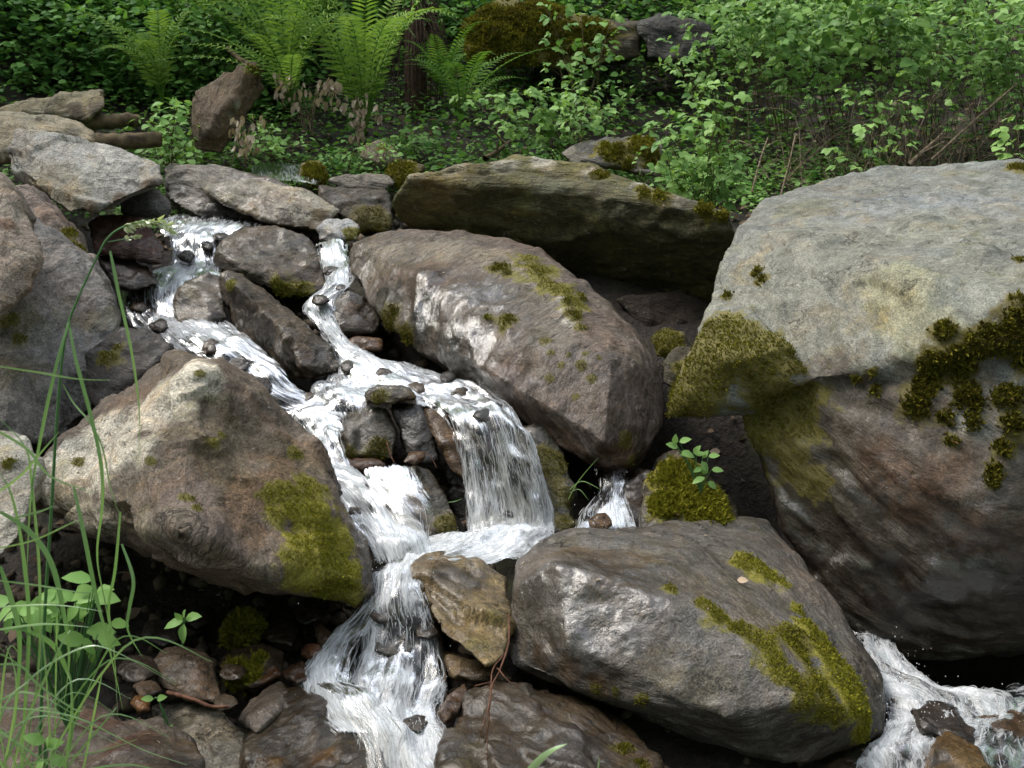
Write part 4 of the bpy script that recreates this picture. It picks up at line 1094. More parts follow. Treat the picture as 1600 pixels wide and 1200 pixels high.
    sf = [np.stack([idx[:, k, q_], idx[:, k, (q_ + 1) % 3], idx[:, k + 1, (q_ + 1) % 3], idx[:, k + 1, q_]], -1) for k in range(K_ - 1) for q_ in range(3)]
    sf = np.concatenate(sf)
    v2 = np.concatenate([v, ring.reshape(-1, 3)])
    z_ = np.zeros(len(v2) - len(v))
    o = mesh_obj(name, v2, [f, sf], WATER, None, True, {'flow': np.concatenate([flow, np.zeros((len(z_), 3))]), 'foam': np.concatenate([fm, z_]), 'edge': np.concatenate([edge.ravel(), z_])})
    o.data.materials.append(STRAND)
    mi = np.zeros(len(o.data.polygons), np.int32)
    mi[len(f):] = 1
    o.data.polygons.foreach_set('material_index', mi)
    return tag(o, label, 'water', None, 'structure')


water('stream_water', 'clear shallow water at the head of the cascade', [[(250, 338, 5.95), (430, 345, 5.95)], [(245, 352, 5.65), (330, 352, 5.6), (410, 355, 5.55)], [(255, 372, 5.45), (335, 372, 5.4)]], [.25, .5, .7], seed=1)
water('stream_water', 'white water of the left upper channel', [[(256, 352, 5.6), (350, 355, 5.55)], [(262, 375, 5.42), (348, 380, 5.38)], [(262, 415, 5.25), (345, 412, 5.22)], [(205, 438, 5.02), (280, 430, 4.98), (350, 425, 4.95)], [(184, 468, 4.82), (270, 460, 4.76), (352, 458, 4.74)], [(194, 500, 4.64), (275, 496, 4.6), (356, 498, 4.58)],
      [(235, 528, 4.45), (300, 516, 4.43), (372, 508, 4.45)], [(280, 562, 4.25), (340, 543, 4.23), (405, 533, 4.28)], [(330, 592, 4.08), (390, 578, 4.10), (442, 570, 4.15)], [(388, 630, 3.95), (470, 603, 4.01)], [(440, 655, 3.86), (528, 625, 3.97)]],
      [.35, .5, .55, .55, .55, .55, .62, .36, .12, .15, .4], seed=2, amp=.014)
water('stream_water', 'white water of the right upper channel', [[(490, 380, 5.25), (545, 378, 5.25)], [(498, 410, 5.05), (552, 412, 5.0)], [(505, 445, 4.82), (555, 440, 4.8)], [(470, 480, 4.72), (530, 470, 4.68)], [(490, 510, 4.55), (530, 505, 4.52)], [(515, 545, 4.32), (560, 545, 4.3)], [(525, 575, 4.16), (620, 565, 4.16)], [(510, 605, 4.04), (680, 590, 4.06)]],
      [.35, .55, .6, .55, .55, .65, .7, .55], seed=4)
water('stream_water', 'foaming pool above the middle falls', [[(500, 590, 4.18), (640, 565, 4.25)], [(470, 625, 4.02), (570, 600, 4.04), (720, 592, 4.06)], [(450, 650, 3.9), (600, 622, 3.92), (780, 610, 3.95)], [(470, 680, 3.84), (600, 645, 3.86), (800, 640, 3.86)]], [.6, .55, .4, .25], seed=5, amp=.018, turb=2.4, hop=.005)
water('waterfall', 'white curtain of the middle waterfall', [[(620, 606, 4.0), (760, 600, 4.0)], [(655, 624, 3.86), (800, 632, 3.86)], [(690, 655, 3.7), (765, 645, 3.68), (820, 665, 3.7)], [(708, 700, 3.58), (775, 690, 3.55), (840, 705, 3.6)], [(718, 760, 3.5), (790, 750, 3.46), (858, 765, 3.52)], [(724, 815, 3.44), (800, 810, 3.38), (870, 815, 3.44)], [(720, 845, 3.32), (800, 850, 3.25), (872, 838, 3.34)]],
      [.3, .48, .62, .64, .62, .82, 1.0], seed=6, amp=.02)
water('waterfall', 'thin front strands of the middle waterfall', [[(690, 645, 3.72), (800, 640, 3.72)], [(712, 690, 3.55), (825, 690, 3.55)], [(722, 760, 3.46), (845, 760, 3.46)], [(728, 830, 3.36), (855, 830, 3.36)]], [.35, .45, .45, .6], seed=16, amp=.024, lift=.03)
water('stream_water', 'white chute left of the round wet rock', [[(445, 648, 3.9), (545, 640, 3.9)], [(470, 680, 3.8), (545, 668, 3.78)], [(490, 705, 3.68), (540, 690, 3.66)], [(488, 735, 3.56), (560, 735, 3.54)], [(505, 775, 3.42), (570, 765, 3.38), (625, 770, 3.36)], [(540, 815, 3.24), (600, 805, 3.22), (650, 815, 3.24)], [(570, 855, 3.1), (620, 850, 3.08), (680, 850, 3.14)], [(580, 890, 3.02), (690, 880, 3.04)]],
      [.6, .65, .85, 1.0, .9, .85, .9, 1.0], seed=7, amp=.018)
water('stream_water', 'thin water sliding over the round wet rock', [[(560, 735, 3.44), (650, 728, 3.42)], [(570, 765, 3.34), (665, 760, 3.3)], [(600, 800, 3.22), (680, 800, 3.22)], [(620, 845, 3.12), (680, 840, 3.14)]], [.2, .05, .1, .5], seed=8, amp=.01)
water('stream_water', 'churning white pool at the foot of the middle waterfall', [[(660, 835, 3.32), (880, 830, 3.36)], [(640, 855, 3.2), (750, 850, 3.18), (850, 850, 3.2)], [(610, 875, 3.08), (720, 870, 3.04), (815, 875, 3.02)], [(585, 900, 3.0), (640, 888, 2.98), (720, 888, 2.94)]], [1.0, .9, .85, .85], seed=9, amp=.02, turb=2.4, hop=.005)
water('waterfall', 'white lower waterfall beside the mossy boulder end', [[(575, 880, 3.05), (680, 870, 3.04)], [(580, 915, 2.96), (625, 905, 2.9), (668, 905, 2.9)], [(572, 955, 2.88), (620, 945, 2.82), (672, 950, 2.84)], [(556, 1000, 2.8), (625, 990, 2.76), (690, 1000, 2.76)], [(530, 1060, 2.66), (620, 1055, 2.62), (700, 1060, 2.64)], [(510, 1110, 2.52), (600, 1115, 2.47), (705, 1115, 2.5)], [(540, 1160, 2.4), (620, 1160, 2.36), (705, 1165, 2.38)], [(560, 1240, 2.22), (710, 1240, 2.22)]],
      [1.0, .9, .75, .70, .75, .9, .95, .9], seed=10, amp=.024, turb=1.4)
water('waterfall', 'side veil of the lower waterfall by the dark hollow', [[(570, 935, 2.9), (620, 930, 2.86)], [(535, 975, 2.84), (600, 970, 2.8)], [(495, 1020, 2.74), (570, 1010, 2.7)], [(455, 1062, 2.62), (560, 1060, 2.58)], [(470, 1110, 2.48), (580, 1110, 2.46)], [(520, 1150, 2.36), (600, 1150, 2.36)]],
      [.75, .66, .7, .8, .8, .85], seed=11, amp=.018)
water('stream_water', 'thin trickle falling right of the moss speckled rock', [[(925, 728, 3.66), (985, 730, 3.66)], [(930, 765, 3.56), (982, 765, 3.56)], [(905, 795, 3.44), (990, 792, 3.44)], [(893, 825, 3.30), (1002, 830, 3.32)], [(890, 848, 3.2), (995, 848, 3.22)]], [.05, .12, .35, .3, .3], seed=13, amp=.01)
water('stream_water', 'white rapids leaving at the lower right under the huge boulder', [[(1325, 985, 3.05), (1390, 1000, 3.08)], [(1338, 1030, 2.86), (1425, 1035, 2.92)], [(1360, 1070, 2.70), (1420, 1070, 2.72), (1500, 1078, 2.80)], [(1380, 1110, 2.56), (1480, 1098, 2.60), (1620, 1085, 2.74)], [(1370, 1150, 2.44), (1500, 1135, 2.46), (1700, 1115, 2.6)], [(1330, 1180, 2.36), (1500, 1175, 2.34), (1740, 1165, 2.42)], [(1320, 1260, 2.18), (1780, 1260, 2.2)]],
      [.6, .72, .72, .64, .6, .62, .55], seed=14, amp=.026, turb=2.4, hop=.005)
water('stream_water', 'rush of water joining the rapids from the right edge', [[(1640, 1040, 2.95), (1780, 1035, 2.95)], [(1560, 1075, 2.78), (1760, 1090, 2.7)], [(1490, 1100, 2.62), (1700, 1150, 2.46)], [(1440, 1130, 2.5), (1600, 1190, 2.34)]], [.4, .62, .62, .5], seed=18, amp=.026, turb=2.4, hop=.005)
water('stream_water', 'dark rippling water behind the moss stones at the top of the stream', [[(390, 258, 6.7), (480, 258, 6.7)], [(390, 272, 6.35), (500, 274, 6.3)], [(400, 285, 6.1), (500, 290, 6.1)]], [.3, .3, .2], seed=15, amp=.01)


water('stream_water', 'thin run of water over the edge of the black wet slab', [[(480, 1075, 2.44), (560, 1070, 2.44)], [(520, 1100, 2.34), (600, 1095, 2.34)], [(550, 1150, 2.24), (630, 1145, 2.25)], [(570, 1240, 2.1), (650, 1240, 2.1)]], [.5, .4, .35, .4], seed=19, amp=.012)
# stone near running water is wet: spread from the water grids through a coarse voxel field
WP = np.concatenate(WATER_PTS)
lo, cell = WP.min(0) - .4, .035
dim = np.ceil((WP.max(0) + .4 - lo) / cell).astype(int)
fld = np.zeros(dim, np.float32)
ix = ((WP - lo) / cell).astype(int)
fld[ix[:, 0], ix[:, 1], ix[:, 2]] = 1.0
for _ in range(8):
    g_ = fld.copy()
    for ax_ in range(3):
        for sh in (-1, 1):
            g_ = np.maximum(g_, np.roll(fld, sh, ax_) - .11)
    fld = g_
for o_, v_, wt_, fw_, nr_ in ROCKS.values():
    ii_ = ((v_ + (fbm(v_ * 11, 3, 3) - .5)[:, None] * .12 - lo) / cell).astype(int)
    ok = ((ii_ >= 0) & (ii_ < dim)).all(1)
    nw_ = wt_.copy()
    k_ = ii_[ok]
    nw_[ok] = np.maximum(nw_[ok], np.minimum(.82, fld[k_[:, 0], k_[:, 1], k_[:, 2]] * 1.25) * (1 - .7 * fw_[ok]))
    o_.data.attributes['wet'].data.foreach_set('value', np.clip(nw_, 0, 1).astype(np.float32))


def drops(zones, seed):
    rng = np.random.default_rng(seed)
    ico = np.array([(0, 0, 1), (.894, 0, .447), (.276, .851, .447), (-.724, .526, .447), (-.724, -.526, .447), (.276, -.851, .447), (.724, .526, -.447), (-.276, .851, -.447), (-.894, 0, -.447), (-.276, -.851, -.447), (.724, -.526, -.447), (0, 0, -1)])
    fc = np.array([(0, 1, 2), (0, 2, 3), (0, 3, 4), (0, 4, 5), (0, 5, 1), (1, 6, 2), (2, 7, 3), (3, 8, 4), (4, 9, 5), (5, 10, 1), (2, 6, 7), (3, 7, 8), (4, 8, 9), (5, 9, 10), (1, 10, 6), (6, 11, 7), (7, 11, 8), (8, 11, 9), (9, 11, 10), (10, 11, 6)])
    V, Fc = [], []
    k = 0
    for x, y, Y, rx, ry, n in zones:
        for _ in range(n):
            c = P(x + rng.normal() * rx, y + rng.normal() * ry, Y + rng.normal() * .05 - .05)
            r = rng.uniform(.0005, .0014)
            V.append(ico * r * np.array((1, 1, rng.uniform(1, 2.2))) + c)
            Fc.append(fc + k)
            k += 12
    o = mesh_obj('spray', np.concatenate(V), np.concatenate(Fc), DROPS)
    tag(o, 'fine white spray drops thrown up where the falls land', 'spray', None, 'stuff')


drops([(300, 400, 5.2, 25, 16, 60), (240, 450, 4.9, 25, 14, 60), (300, 520, 4.4, 30, 8, 60), (540, 570, 4.2, 25, 12, 60), (790, 820, 3.35, 38, 14, 220), (700, 860, 3.15, 60, 14, 120), (610, 900, 2.95, 26, 24, 100), (610, 1080, 2.5, 45, 35, 220), (650, 1150, 2.35, 28, 22, 120), (1400, 1050, 2.75, 26, 26, 120), (1470, 1120, 2.5, 60, 26, 160), (950, 810, 3.3, 22, 14, 60), (500, 720, 3.6, 14, 18, 40)], 4)


# ------------------------------------------------------------------ plants
LEAF_T = np.array([(0, 0, 0), (0, .33, .03), (0, .68, .02), (0, 1, -.09), (-.26, .16, .06), (-.37, .42, .09), (-.25, .74, .03), (.26, .16, .06), (.37, .42, .09), (.25, .74, .03)])
LEAF_TF = [np.array([(0, 1, 4), (0, 7, 1), (6, 2, 3), (9, 3, 2)]), np.array([(4, 1, 2, 5), (7, 8, 2, 1)])]
LEAF_TF = [np.array([(0, 1, 4), (0, 7, 1), (4, 1, 5), (5, 1, 2), (5, 2, 6), (6, 2, 3), (7, 8, 1), (8, 2, 1), (8, 9, 2), (9, 3, 2)])]


class Leaves:
    def __init__(s):
        s.p, s.d, s.u, s.l, s.w, s.r = [], [], [], [], [], []

    def add(s, p, d, u, l, w=1.0, r=.5):
        s.p.append(p); s.d.append(d); s.u.append(u); s.l.append(l); s.w.append(w); s.r.append(r)

    def build(s, name, mat, parent=None, tubes=None):
        if not s.p:
            return None
        p, d, u = np.array(s.p, float), np.array(s.d, float), np.array(s.u, float)
        l, wd, r = np.array(s.l), np.array(s.w), np.array(s.r)
        d /= np.linalg.norm(d, axis=1)[:, None] + 1e-9
        x = np.cross(d, u)
        x /= np.linalg.norm(x, axis=1)[:, None] + 1e-9
        z = np.cross(x, d)
        T = LEAF_T
        v = p[:, None] + (x[:, None] * (T[None, :, 0:1] * wd[:, None, None]) + d[:, None] * T[None, :, 1:2] + z[:, None] * T[None, :, 2:3]) * l[:, None, None]
        n = len(p)
        f = (LEAF_TF[0][None] + (np.arange(n) * 10)[:, None, None]).reshape(-1, 3)
        v, rr = v.reshape(-1, 3), np.repeat(np.clip(r, 0, 1), 10)
        fs = [f]
        if tubes is not None:
            tv = np.concatenate(tubes.v)
            fs.append(np.array(tubes.f) + len(v))
            v, rr = np.concatenate([v, tv]), np.concatenate([rr, np.full(len(tv), .12)])
        return mesh_obj(name, v, fs, mat, parent, True, {'rnd': rr})


class Tubes:
    def __init__(s):
        s.v, s.f, s.k = [], [], 0

    def add(s, pts, r0, r1=None, n=5):
        pts = np.asarray(pts, float)
        r1 = r0 if r1 is None else r1
        m = len(pts)
        tg = np.gradient(pts, axis=0)
        tg /= np.linalg.norm(tg, axis=1)[:, None] + 1e-9
        a = np.cross(tg, (.31, .17, .93))
        a /= np.linalg.norm(a, axis=1)[:, None] + 1e-9
        b = np.cross(tg, a)
        th = np.linspace(0, 2 * np.pi, n, endpoint=False)
        rr = np.linspace(r0, r1, m)[:, None, None]
        ring = pts[:, None] + rr * (np.cos(th)[None, :, None] * a[:, None] + np.sin(th)[None, :, None] * b[:, None])
        s.v.append(ring.reshape(-1, 3))
        for i in range(m - 1):
            for j in range(n):
                s.f.append((s.k + i * n + j, s.k + i * n + (j + 1) % n, s.k + (i + 1) * n + (j + 1) % n, s.k + (i + 1) * n + j))
        s.k += m * n

    def build(s, name, mat, parent=None, origin=None):
        if not s.v:
            return None
        return mesh_obj(name, np.concatenate(s.v), np.array(s.f), mat, parent, True, None, origin)


def unit(v):
    return v / (np.linalg.norm(v) + 1e-9)


UP = np.array((0, 0, 1.0))


def bramble(label, base, tips, rng, mat=LEAF_B, leaf=.055, step=.055, start=.25, trif=True, group=None, cat='shrub', name='bramble', rad=.0026, bright=.5, sag=.25, side=.10):
    """canes from base to each tip, bending over, with leaves on short side stalks"""
    base = np.array(base, float)
    root = empty(name, base, label, cat, group)
    bpy.context.view_layer.update()
    T, L = Tubes(), Leaves()
    for tip in tips:
        tip = np.array(tip, float)
        b0 = base + np.array((rng.normal() * .06, rng.normal() * .05, -.05))
        mid = (b0 + tip) / 2 + UP * sag * np.linalg.norm(tip - b0) + rng.normal(0, .05, 3)
        t = np.linspace(0, 1, 14)[:, None]
        c = (1 - t) ** 2 * b0 + 2 * t * (1 - t) * mid + t ** 2 * tip
        c += np.cumsum(rng.normal(0, .006, c.shape), 0)
        T.add(c, rad, rad * .35)
        ln = np.linalg.norm(np.diff(c, axis=0), axis=1).sum()
        n = max(3, int(ln * (1 - start) / step))
        for k in range(n):
            f = start + (1 - start) * (k + rng.random() * .6) / n
            q = f * 13
            i = min(12, int(q))
            p = c[i] + (c[i + 1] - c[i]) * (q - i)
            tg = unit(c[i + 1] - c[i])
            a = rng.uniform(0, 2 * np.pi)
            sd = unit(np.array((math.cos(a), math.sin(a) * .8, rng.uniform(-.1, .5))) + tg * .4)
            sl = side * rng.uniform(.4, 1.3)
            e = p + sd * sl - UP * sl * .15
            T.add([p, p + sd * sl * .5 + UP * .008, e], rad * .35, rad * .2, 3)
            nrm = unit(UP + np.array((0, -.45, 0)) + rng.normal(0, .38, 3))
            r = np.clip(bright + rng.normal(0, .22), 0, 1)
            for j, ang in enumerate((0, 1.15, -1.15) if trif else (0,)):
                hd = unit(sd * np.array((1, 1, .25)) + rng.normal(0, .12, 3) - UP * .28)
                xx = unit(np.cross(hd, nrm))
                dd = hd * math.cos(ang) + xx * math.sin(ang)
                L.add(e - hd * .004, dd - UP * rng.uniform(0, .25), nrm + rng.normal(0, .12, 3), leaf * rng.uniform(.6, 1.25) * (1 if j == 0 else .8), 1.0, r + rng.normal(0, .06))
        # tip tuft
        for _ in range(4):
            L.add(c[-1], unit(rng.normal(0, 1, 3) + UP * .8), UP + rng.normal(0, .4, 3), leaf * rng.uniform(.4, .7), .8, min(1, bright + .3))
    T.build('stems', BARK_STEM, root)
    L.build('foliage', mat, root)
    return root


def frond_mesh(c, width, rng, lv, bright=.5, npin=26):
    """adds pinnae along the rachis c (m,3)"""
    m = len(c)
    tg = np.gradient(c, axis=0)
    for k in range(npin):
        f = .14 + .86 * k / npin
        q = f * (m - 1)
        i = min(m - 2, int(q))
        p = c[i] + (c[i + 1] - c[i]) * (q - i)
        t = unit(tg[i])
        sd = unit(np.cross(t, UP + np.array((0, -.3, 0))) + 1e-4)
        nr = np.cross(sd, t)
        prof = math.sin(math.pi * min(1, (.12 + f * .95)) ** .8) ** .7 if f < .99 else .1
        for s in (-1, 1):
            d = unit(sd * s + t * .45 + nr * .12 - UP * .12)
            ln = width * prof * rng.uniform(.88, 1.1)
            lv.add(p, d, nr if nr[2] > 0 else -nr, max(.012, ln), .21, bright + rng.normal(0, .14))


def fern(label, base, n, height, width, rng, bright=.5, lean=(0, -.15), group=None, npin=26, spread=.5):
    base = np.array(base, float)
    root = empty('fern', base, label, 'fern', group)
    bpy.context.view_layer.update()
    for k in range(n):
        a = 2 * np.pi * (k + rng.uniform(-.3, .3)) / n
        h = height * rng.uniform(.7, 1.1)
        out = np.array((math.cos(a) * spread + lean[0], math.sin(a) * spread * .8 + lean[1], 0)) * h * rng.uniform(.6, 1.2)
        t = np.linspace(0, 1, 12)[:, None]
        top = base + out * .45 + UP * h * 1.05
        tip = base + out * rng.uniform(1.2, 1.9) + UP * h * rng.uniform(.5, .98)
        c = (1 - t) ** 2 * base + 2 * t * (1 - t) * top + t ** 2 * tip
        T, L = Tubes(), Leaves()
        frond_mesh(c, width * rng.uniform(.8, 1.1), rng, L, bright, npin)
        T.add(c, .004, .0012, 4)
        L.build('frond', LEAF_F, root, T)
    return root


rng = np.random.default_rng(11)
# ferns on the bank
fern('tall bright fern fanning upright at the top of the bank behind the withered leaves', P(570, 210, 7.0), 19, 1.22, .125, rng, .72, (.0, -.1), None, 28, .62)
fern('arching fern above the upright brown slab', P(450, 150, 7.5), 20, 1.15, .125, rng, .7, (-.1, -.2), None, 28, .75)
fern('small upright fern left of the upright brown slab', P(255, 165, 7.3), 14, .72, .10, rng, .62, (-.2, -.1), None, 24, .5)
fern('fern leaning from the top edge above the tall bright fern', P(500, 70, 8.3), 16, 1.0, .12, rng, .5, (.1, -.3), None, 26, .7)
fern('dark low fern in shade under the mossy overhang', P(720, 190, 7.4), 10, .5, .09, rng, .22, (.1, -.2), None, 22, .8)
fern('shaded fern between the dark fibrous stump and the overhang', P(690, 150, 7.7), 9, .5, .09, rng, .2, (-.1, -.2), None, 22, .8)
fern('pale fern at the top left between dark bushes', P(320, 90, 8.2), 16, .95, .12, rng, .65, (-.1, -.3), None, 24, .8)
fern('fern leaning over the shoulder of the upright brown slab', P(455, 165, 6.8), 10, .55, .085, rng, .62, (-.3, -.4), None, 22, .8)
fern('fern at the very top left of the tall fern', P(395, 60, 8.5), 14, .95, .12, rng, .5, (0, -.3), None, 24, .7)


def tipset(spec):
    return [P(*s) for s in spec]


def rand_tips(cx, cy, Y, rx, ry, ry_d, n, rng):
    return [P(cx + rng.uniform(-1, 1) * rx, cy + rng.uniform(-1, 1) * ry, Y + rng.uniform(-1, 1) * ry_d) for _ in range(n)]


# light bramble shrubs in the middle of the bank
bramble('bright bramble with spreading canes behind the leaning slab', P(890, 250, 6.5), rand_tips(835, 170, 6.3, 120, 50, .3, 24, rng), rng, bright=.62, leaf=.065, step=.06)
bramble('bright leafy bramble right of the leaning slab', P(1100, 330, 5.5), rand_tips(1085, 190, 5.4, 80, 95, .25, 20, rng), rng, bright=.68, leaf=.06, step=.055, start=.12)
bramble('thin tall bramble rising to the top edge at the centre', P(905, 240, 6.7), rand_tips(920, 40, 6.9, 70, 60, .3, 9, rng), rng, bright=.42, leaf=.065, step=.07, start=.35)
bramble('small bramble seedling by the foot of the bank left of the leaning slab', P(670, 250, 6.8), rand_tips(650, 215, 6.7, 60, 20, .2, 10, rng), rng, bright=.5, leaf=.05, step=.05)
bramble('low bramble sprouting above the top of the huge grey boulder', P(1350, 275, 5.6), rand_tips(1340, 225, 5.5, 60, 30, .2, 6, rng), rng, bright=.65, leaf=.055, step=.06)
bramble('leafy shoot at the right edge above the huge grey boulder', P(1600, 255, 5.4), rand_tips(1590, 205, 5.3, 30, 12, .1, 5, rng), rng, bright=.65, leaf=.065, step=.06)
# the big thicket upper right: separate bushes side by side
thick = [(1130, 60, 'leftmost of the thicket bushes, beside the dark ledge'), (1210, 40, 'second of the thicket bushes from the dark ledge'), (1290, 70, 'third of the thicket bushes from the dark ledge'), (1370, 50, 'fourth of the thicket bushes from the dark ledge'),
         (1450, 80, 'third of the thicket bushes from the right edge'), (1530, 60, 'second of the thicket bushes from the right edge'), (1610, 90, 'rightmost of the thicket bushes, cut by the right edge')]
for k, (x, y, lb) in enumerate(thick):
    bramble('green bramble, ' + lb, P(x + 10, 265, 7.0 + .2 * (k % 3)), rand_tips(x, y - 26, 6.7, 95, 75, .6, 27, rng), rng, bright=.55 + .1 * (k % 2), leaf=.052 + .011 * (k % 4), step=.055, start=.62, group='bramble bushes in the upper right thicket')
for k, (x, y, Y, lb) in enumerate([(1180, 10, 8.0, 'left'), (1340, 0, 8.1, 'middle'), (1500, 5, 8.1, 'right')]):
    bramble('darker bramble at the back of the thicket, %s one of three along the top edge' % lb, P(x, 160, 8.6), rand_tips(x, y, Y, 110, 60, .5, 24, rng), rng, bright=.35, leaf=.07, step=.07, start=.6, group='back row of thicket bushes')
bramble('arching bramble cane hanging in front of the dry stems at the right', P(1420, 262, 6.1), rand_tips(1390, 150, 5.9, 70, 55, .2, 7, rng), rng, bright=.6, leaf=.06, step=.08, start=.4)

# dark bushes at the upper left
for k, (x, y, Y, rx, ry, n, lb) in enumerate([(40, 40, 8.6, 90, 70, 46, 'dark glossy bush in the top left corner'), (150, 60, 8.8, 90, 70, 44, 'dark glossy bush right of the corner bush at the top left'), (70, 120, 7.9, 100, 45, 46, 'glossy bush just above the greenish tilted slab'), (190, 110, 8.2, 70, 40, 26, 'glossy bush behind the small upright fern'), (250, 20, 9.2, 100, 60, 36, 'dark bush high behind the pale fern'),
                                              (600, 10, 9.2, 90, 60, 30, 'dark bush behind the top of the tall bright fern'), (-60, 60, 8.2, 60, 80, 30, 'dark bush half outside the left edge')]):
    bramble(lb, P(x, 190, Y + .2), rand_tips(x, y, Y, rx, ry, .4, n, rng), rng, LEAF_D, .07, .024, .15, False, 'dark bushes at the upper left', 'bush', 'bush', .005, .55, .3, .13)
# light green herbs
for x, y, Y, rx, ry, n, br, lf, lb in [(265, 195, 6.5, 40, 40, 22, .7, .06, 'bright leafy herb in front of the upright brown slab'), (300, 60, 8.0, 70, 45, 20, .6, .06, 'pale leafy herb above the small upright fern'), (440, 215, 6.5, 50, 18, 12, .55, .05, 'low herb at the foot of the upright brown slab'),
                                       (540, 235, 6.6, 40, 14, 10, .55, .04, 'low herb below the withered leaves'), (600, 232, 6.5, 40, 16, 10, .6, .035, 'small herb beside the pale mossy rock'), (960, 150, 7.2, 60, 40, 12, .25, .06, 'shaded herb under the thin tall bramble'), (1030, 270, 5.9, 40, 30, 10, .5, .04, 'low herb beside the moss capped rock'),
                                       (350, 40, 8.2, 60, 40, 16, .55, .05, 'leafy herb under the fern at the top'), (1090, 100, 7.3, 50, 40, 12, .35, .055, 'shaded herb under the dark ledge'), (770, 235, 6.7, 50, 14, 10, .5, .035, 'low herb on the bank above the leaning slab')]:
    g = P(x, y + ry + 10, Y)
    bramble(lb, g, rand_tips(x, y, Y - .05, rx, ry, .25, n, rng), rng, LEAF_L if br > .5 else LEAF_B, lf, .04, .15, False, None, 'herb', 'herb', .0025, br, .1, .05)

# withered plants
for x, y, Y, rx, n, lb in [(480, 160, 6.9, 45, 14, 'withered pale plant with hanging dry leaves beside the upright brown slab'), (380, 215, 6.4, 30, 6, 'withered dry leaves drooping at the foot of the upright brown slab'), (560, 190, 6.9, 40, 8, 'withered plant at the foot of the tall bright fern')]:
    b0 = P(x, y + 40, Y)
    root = empty('withered_plant', b0, lb, 'dry plant')
    bpy.context.view_layer.update()
    T, L = Tubes(), Leaves()
    for k in range(n):
        tp = P(x + rng.uniform(-1, 1) * rx, y - 10 + rng.uniform(-1, 1) * 28, Y - rng.uniform(0, .2))
        c = catmull([b0 + rng.normal(0, .03, 3), (b0 + tp) / 2 + UP * .08, tp], 8)
        T.add(c, .003, .0015, 4)
        for _ in range(9):
            L.add(tp + rng.normal(0, .025, 3), unit(np.array((rng.normal() * .3, rng.normal() * .3, -1))), rng.normal(0, 1, 3), rng.uniform(.03, .065), .7, rng.uniform(.2, 1))
    T.build('stems', BARK_TWIG, root)
    L.build('dry_leaves', LEAF_DRY, root)

# dark fibrous stump
b0 = P(650, 165, 7.9)
root = empty('fern_stump', b0, 'dark fibrous stump hung with dead brown fronds behind the tall bright fern', 'stump')
bpy.context.view_layer.update()
T = Tubes()
T.add([b0 - UP * .2, b0 + UP * .3, b0 + UP * .7], .10, .07, 10)
T.build('trunk', FIBRE, root)
T = Tubes()
for k in range(70):
    a = rng.uniform(0, 2 * np.pi)
    rr = rng.uniform(.12, .2)
    top = b0 + np.array((math.cos(a) * .1, math.sin(a) * .1, rng.uniform(.5, .85)))
    T.add(catmull([top, top + np.array((math.cos(a) * rr * .6, math.sin(a) * rr * .6, -.15)), b0 + np.array((math.cos(a) * rr * rng.uniform(.7, 2.4), math.sin(a) * rr * 1.5, rng.uniform(-.25, .4)))], 7), .006, .003, 4)
T.build('dead_fronds', FIBRE, root)

# dry bramble stems
dry = [(1230, 250, 5.9, 60, 'dead bramble stems standing pale above the left shoulder of the huge grey boulder'), (1300, 225, 6.4, 90, 'dead bramble tangle behind the hanging cane'), (1400, 230, 6.3, 90, 'dead bramble tangle in the middle of the dry stems over the huge grey boulder'), (1490, 225, 6.3, 90, 'dead bramble tangle with the long slanting stem near the right edge'), (1580, 220, 6.4, 70, 'dead bramble tangle at the right edge')]
for k, (x, y, Y, rx, lb) in enumerate(dry):
    b0 = P(x, 285, Y)
    root = empty('dead_bramble', b0, lb, 'dry shrub', 'dead bramble stems above the huge boulder')
    bpy.context.view_layer.update()
    T = Tubes()
    for j in range(14 if k == 0 else 46):
        s = P(x + rng.uniform(-1, 1) * rx, 285 + rng.uniform(-8, 12), Y + rng.uniform(-.3, .3))
        e = P(x + rng.uniform(-1.3, 1.3) * rx, y + rng.uniform(-110, 40), Y + rng.uniform(-.3, .3))
        md = (s + e) / 2 + rng.normal(0, .07, 3) + UP * rng.uniform(-.05, .12)
        c = catmull([s, md, e], 9) + np.cumsum(rng.normal(0, .004, (9, 3)), 0)
        r = rng.uniform(.0012, .0034)
        T.add(c, r, r * .4, 4)
        if rng.random() < .5:
            i = rng.integers(3, 7)
            T.add([c[i], c[i] + unit(c[i + 1] - c[i] + rng.normal(0, .02, 3)) * rng.uniform(.06, .16) + rng.normal(0, .04, 3)], r * .6, r * .25, 3)
    T.build('stems', BARK_TWIG, root)
for x0, y0, Y0, x1, y1, Y1, r, lb in [(1455, 250, 6.0, 1590, 130, 6.3, .008, 'long straight dry stick slanting up to the right above the huge grey boulder'), (1420, 258, 6.0, 1465, 218, 6.1, .016, 'short thick grey stick leaning behind the huge grey boulder'), (1175, 300, 5.7, 1200, 215, 5.8, .006, 'pale bare twig left of the huge boulder top'), (1220, 305, 5.6, 1243, 210, 5.7, .006, 'pale forked twig behind the shoulder of the huge grey boulder'), (758, 248, 6.4, 805, 215, 6.8, .02, 'dark branch lying on the bank above the leaning slab')]:
    a, bb = P(x0, y0, Y0), P(x1, y1, Y1)
    T = Tubes()
    c = catmull([a, (a + bb) / 2 + rng.normal(0, .02, 3), bb], 8)
    T.add(c, r, r * .6, 6)
    for j in (3, 5):
        T.add([c[j], c[j] + np.array((rng.normal() * .08, 0, rng.uniform(.03, .1)))], r * .5, r * .25, 4)
    tag(T.build('stick', BARK_TWIG if x0 != 758 else BARK_LOG, None, a), lb, 'stick')
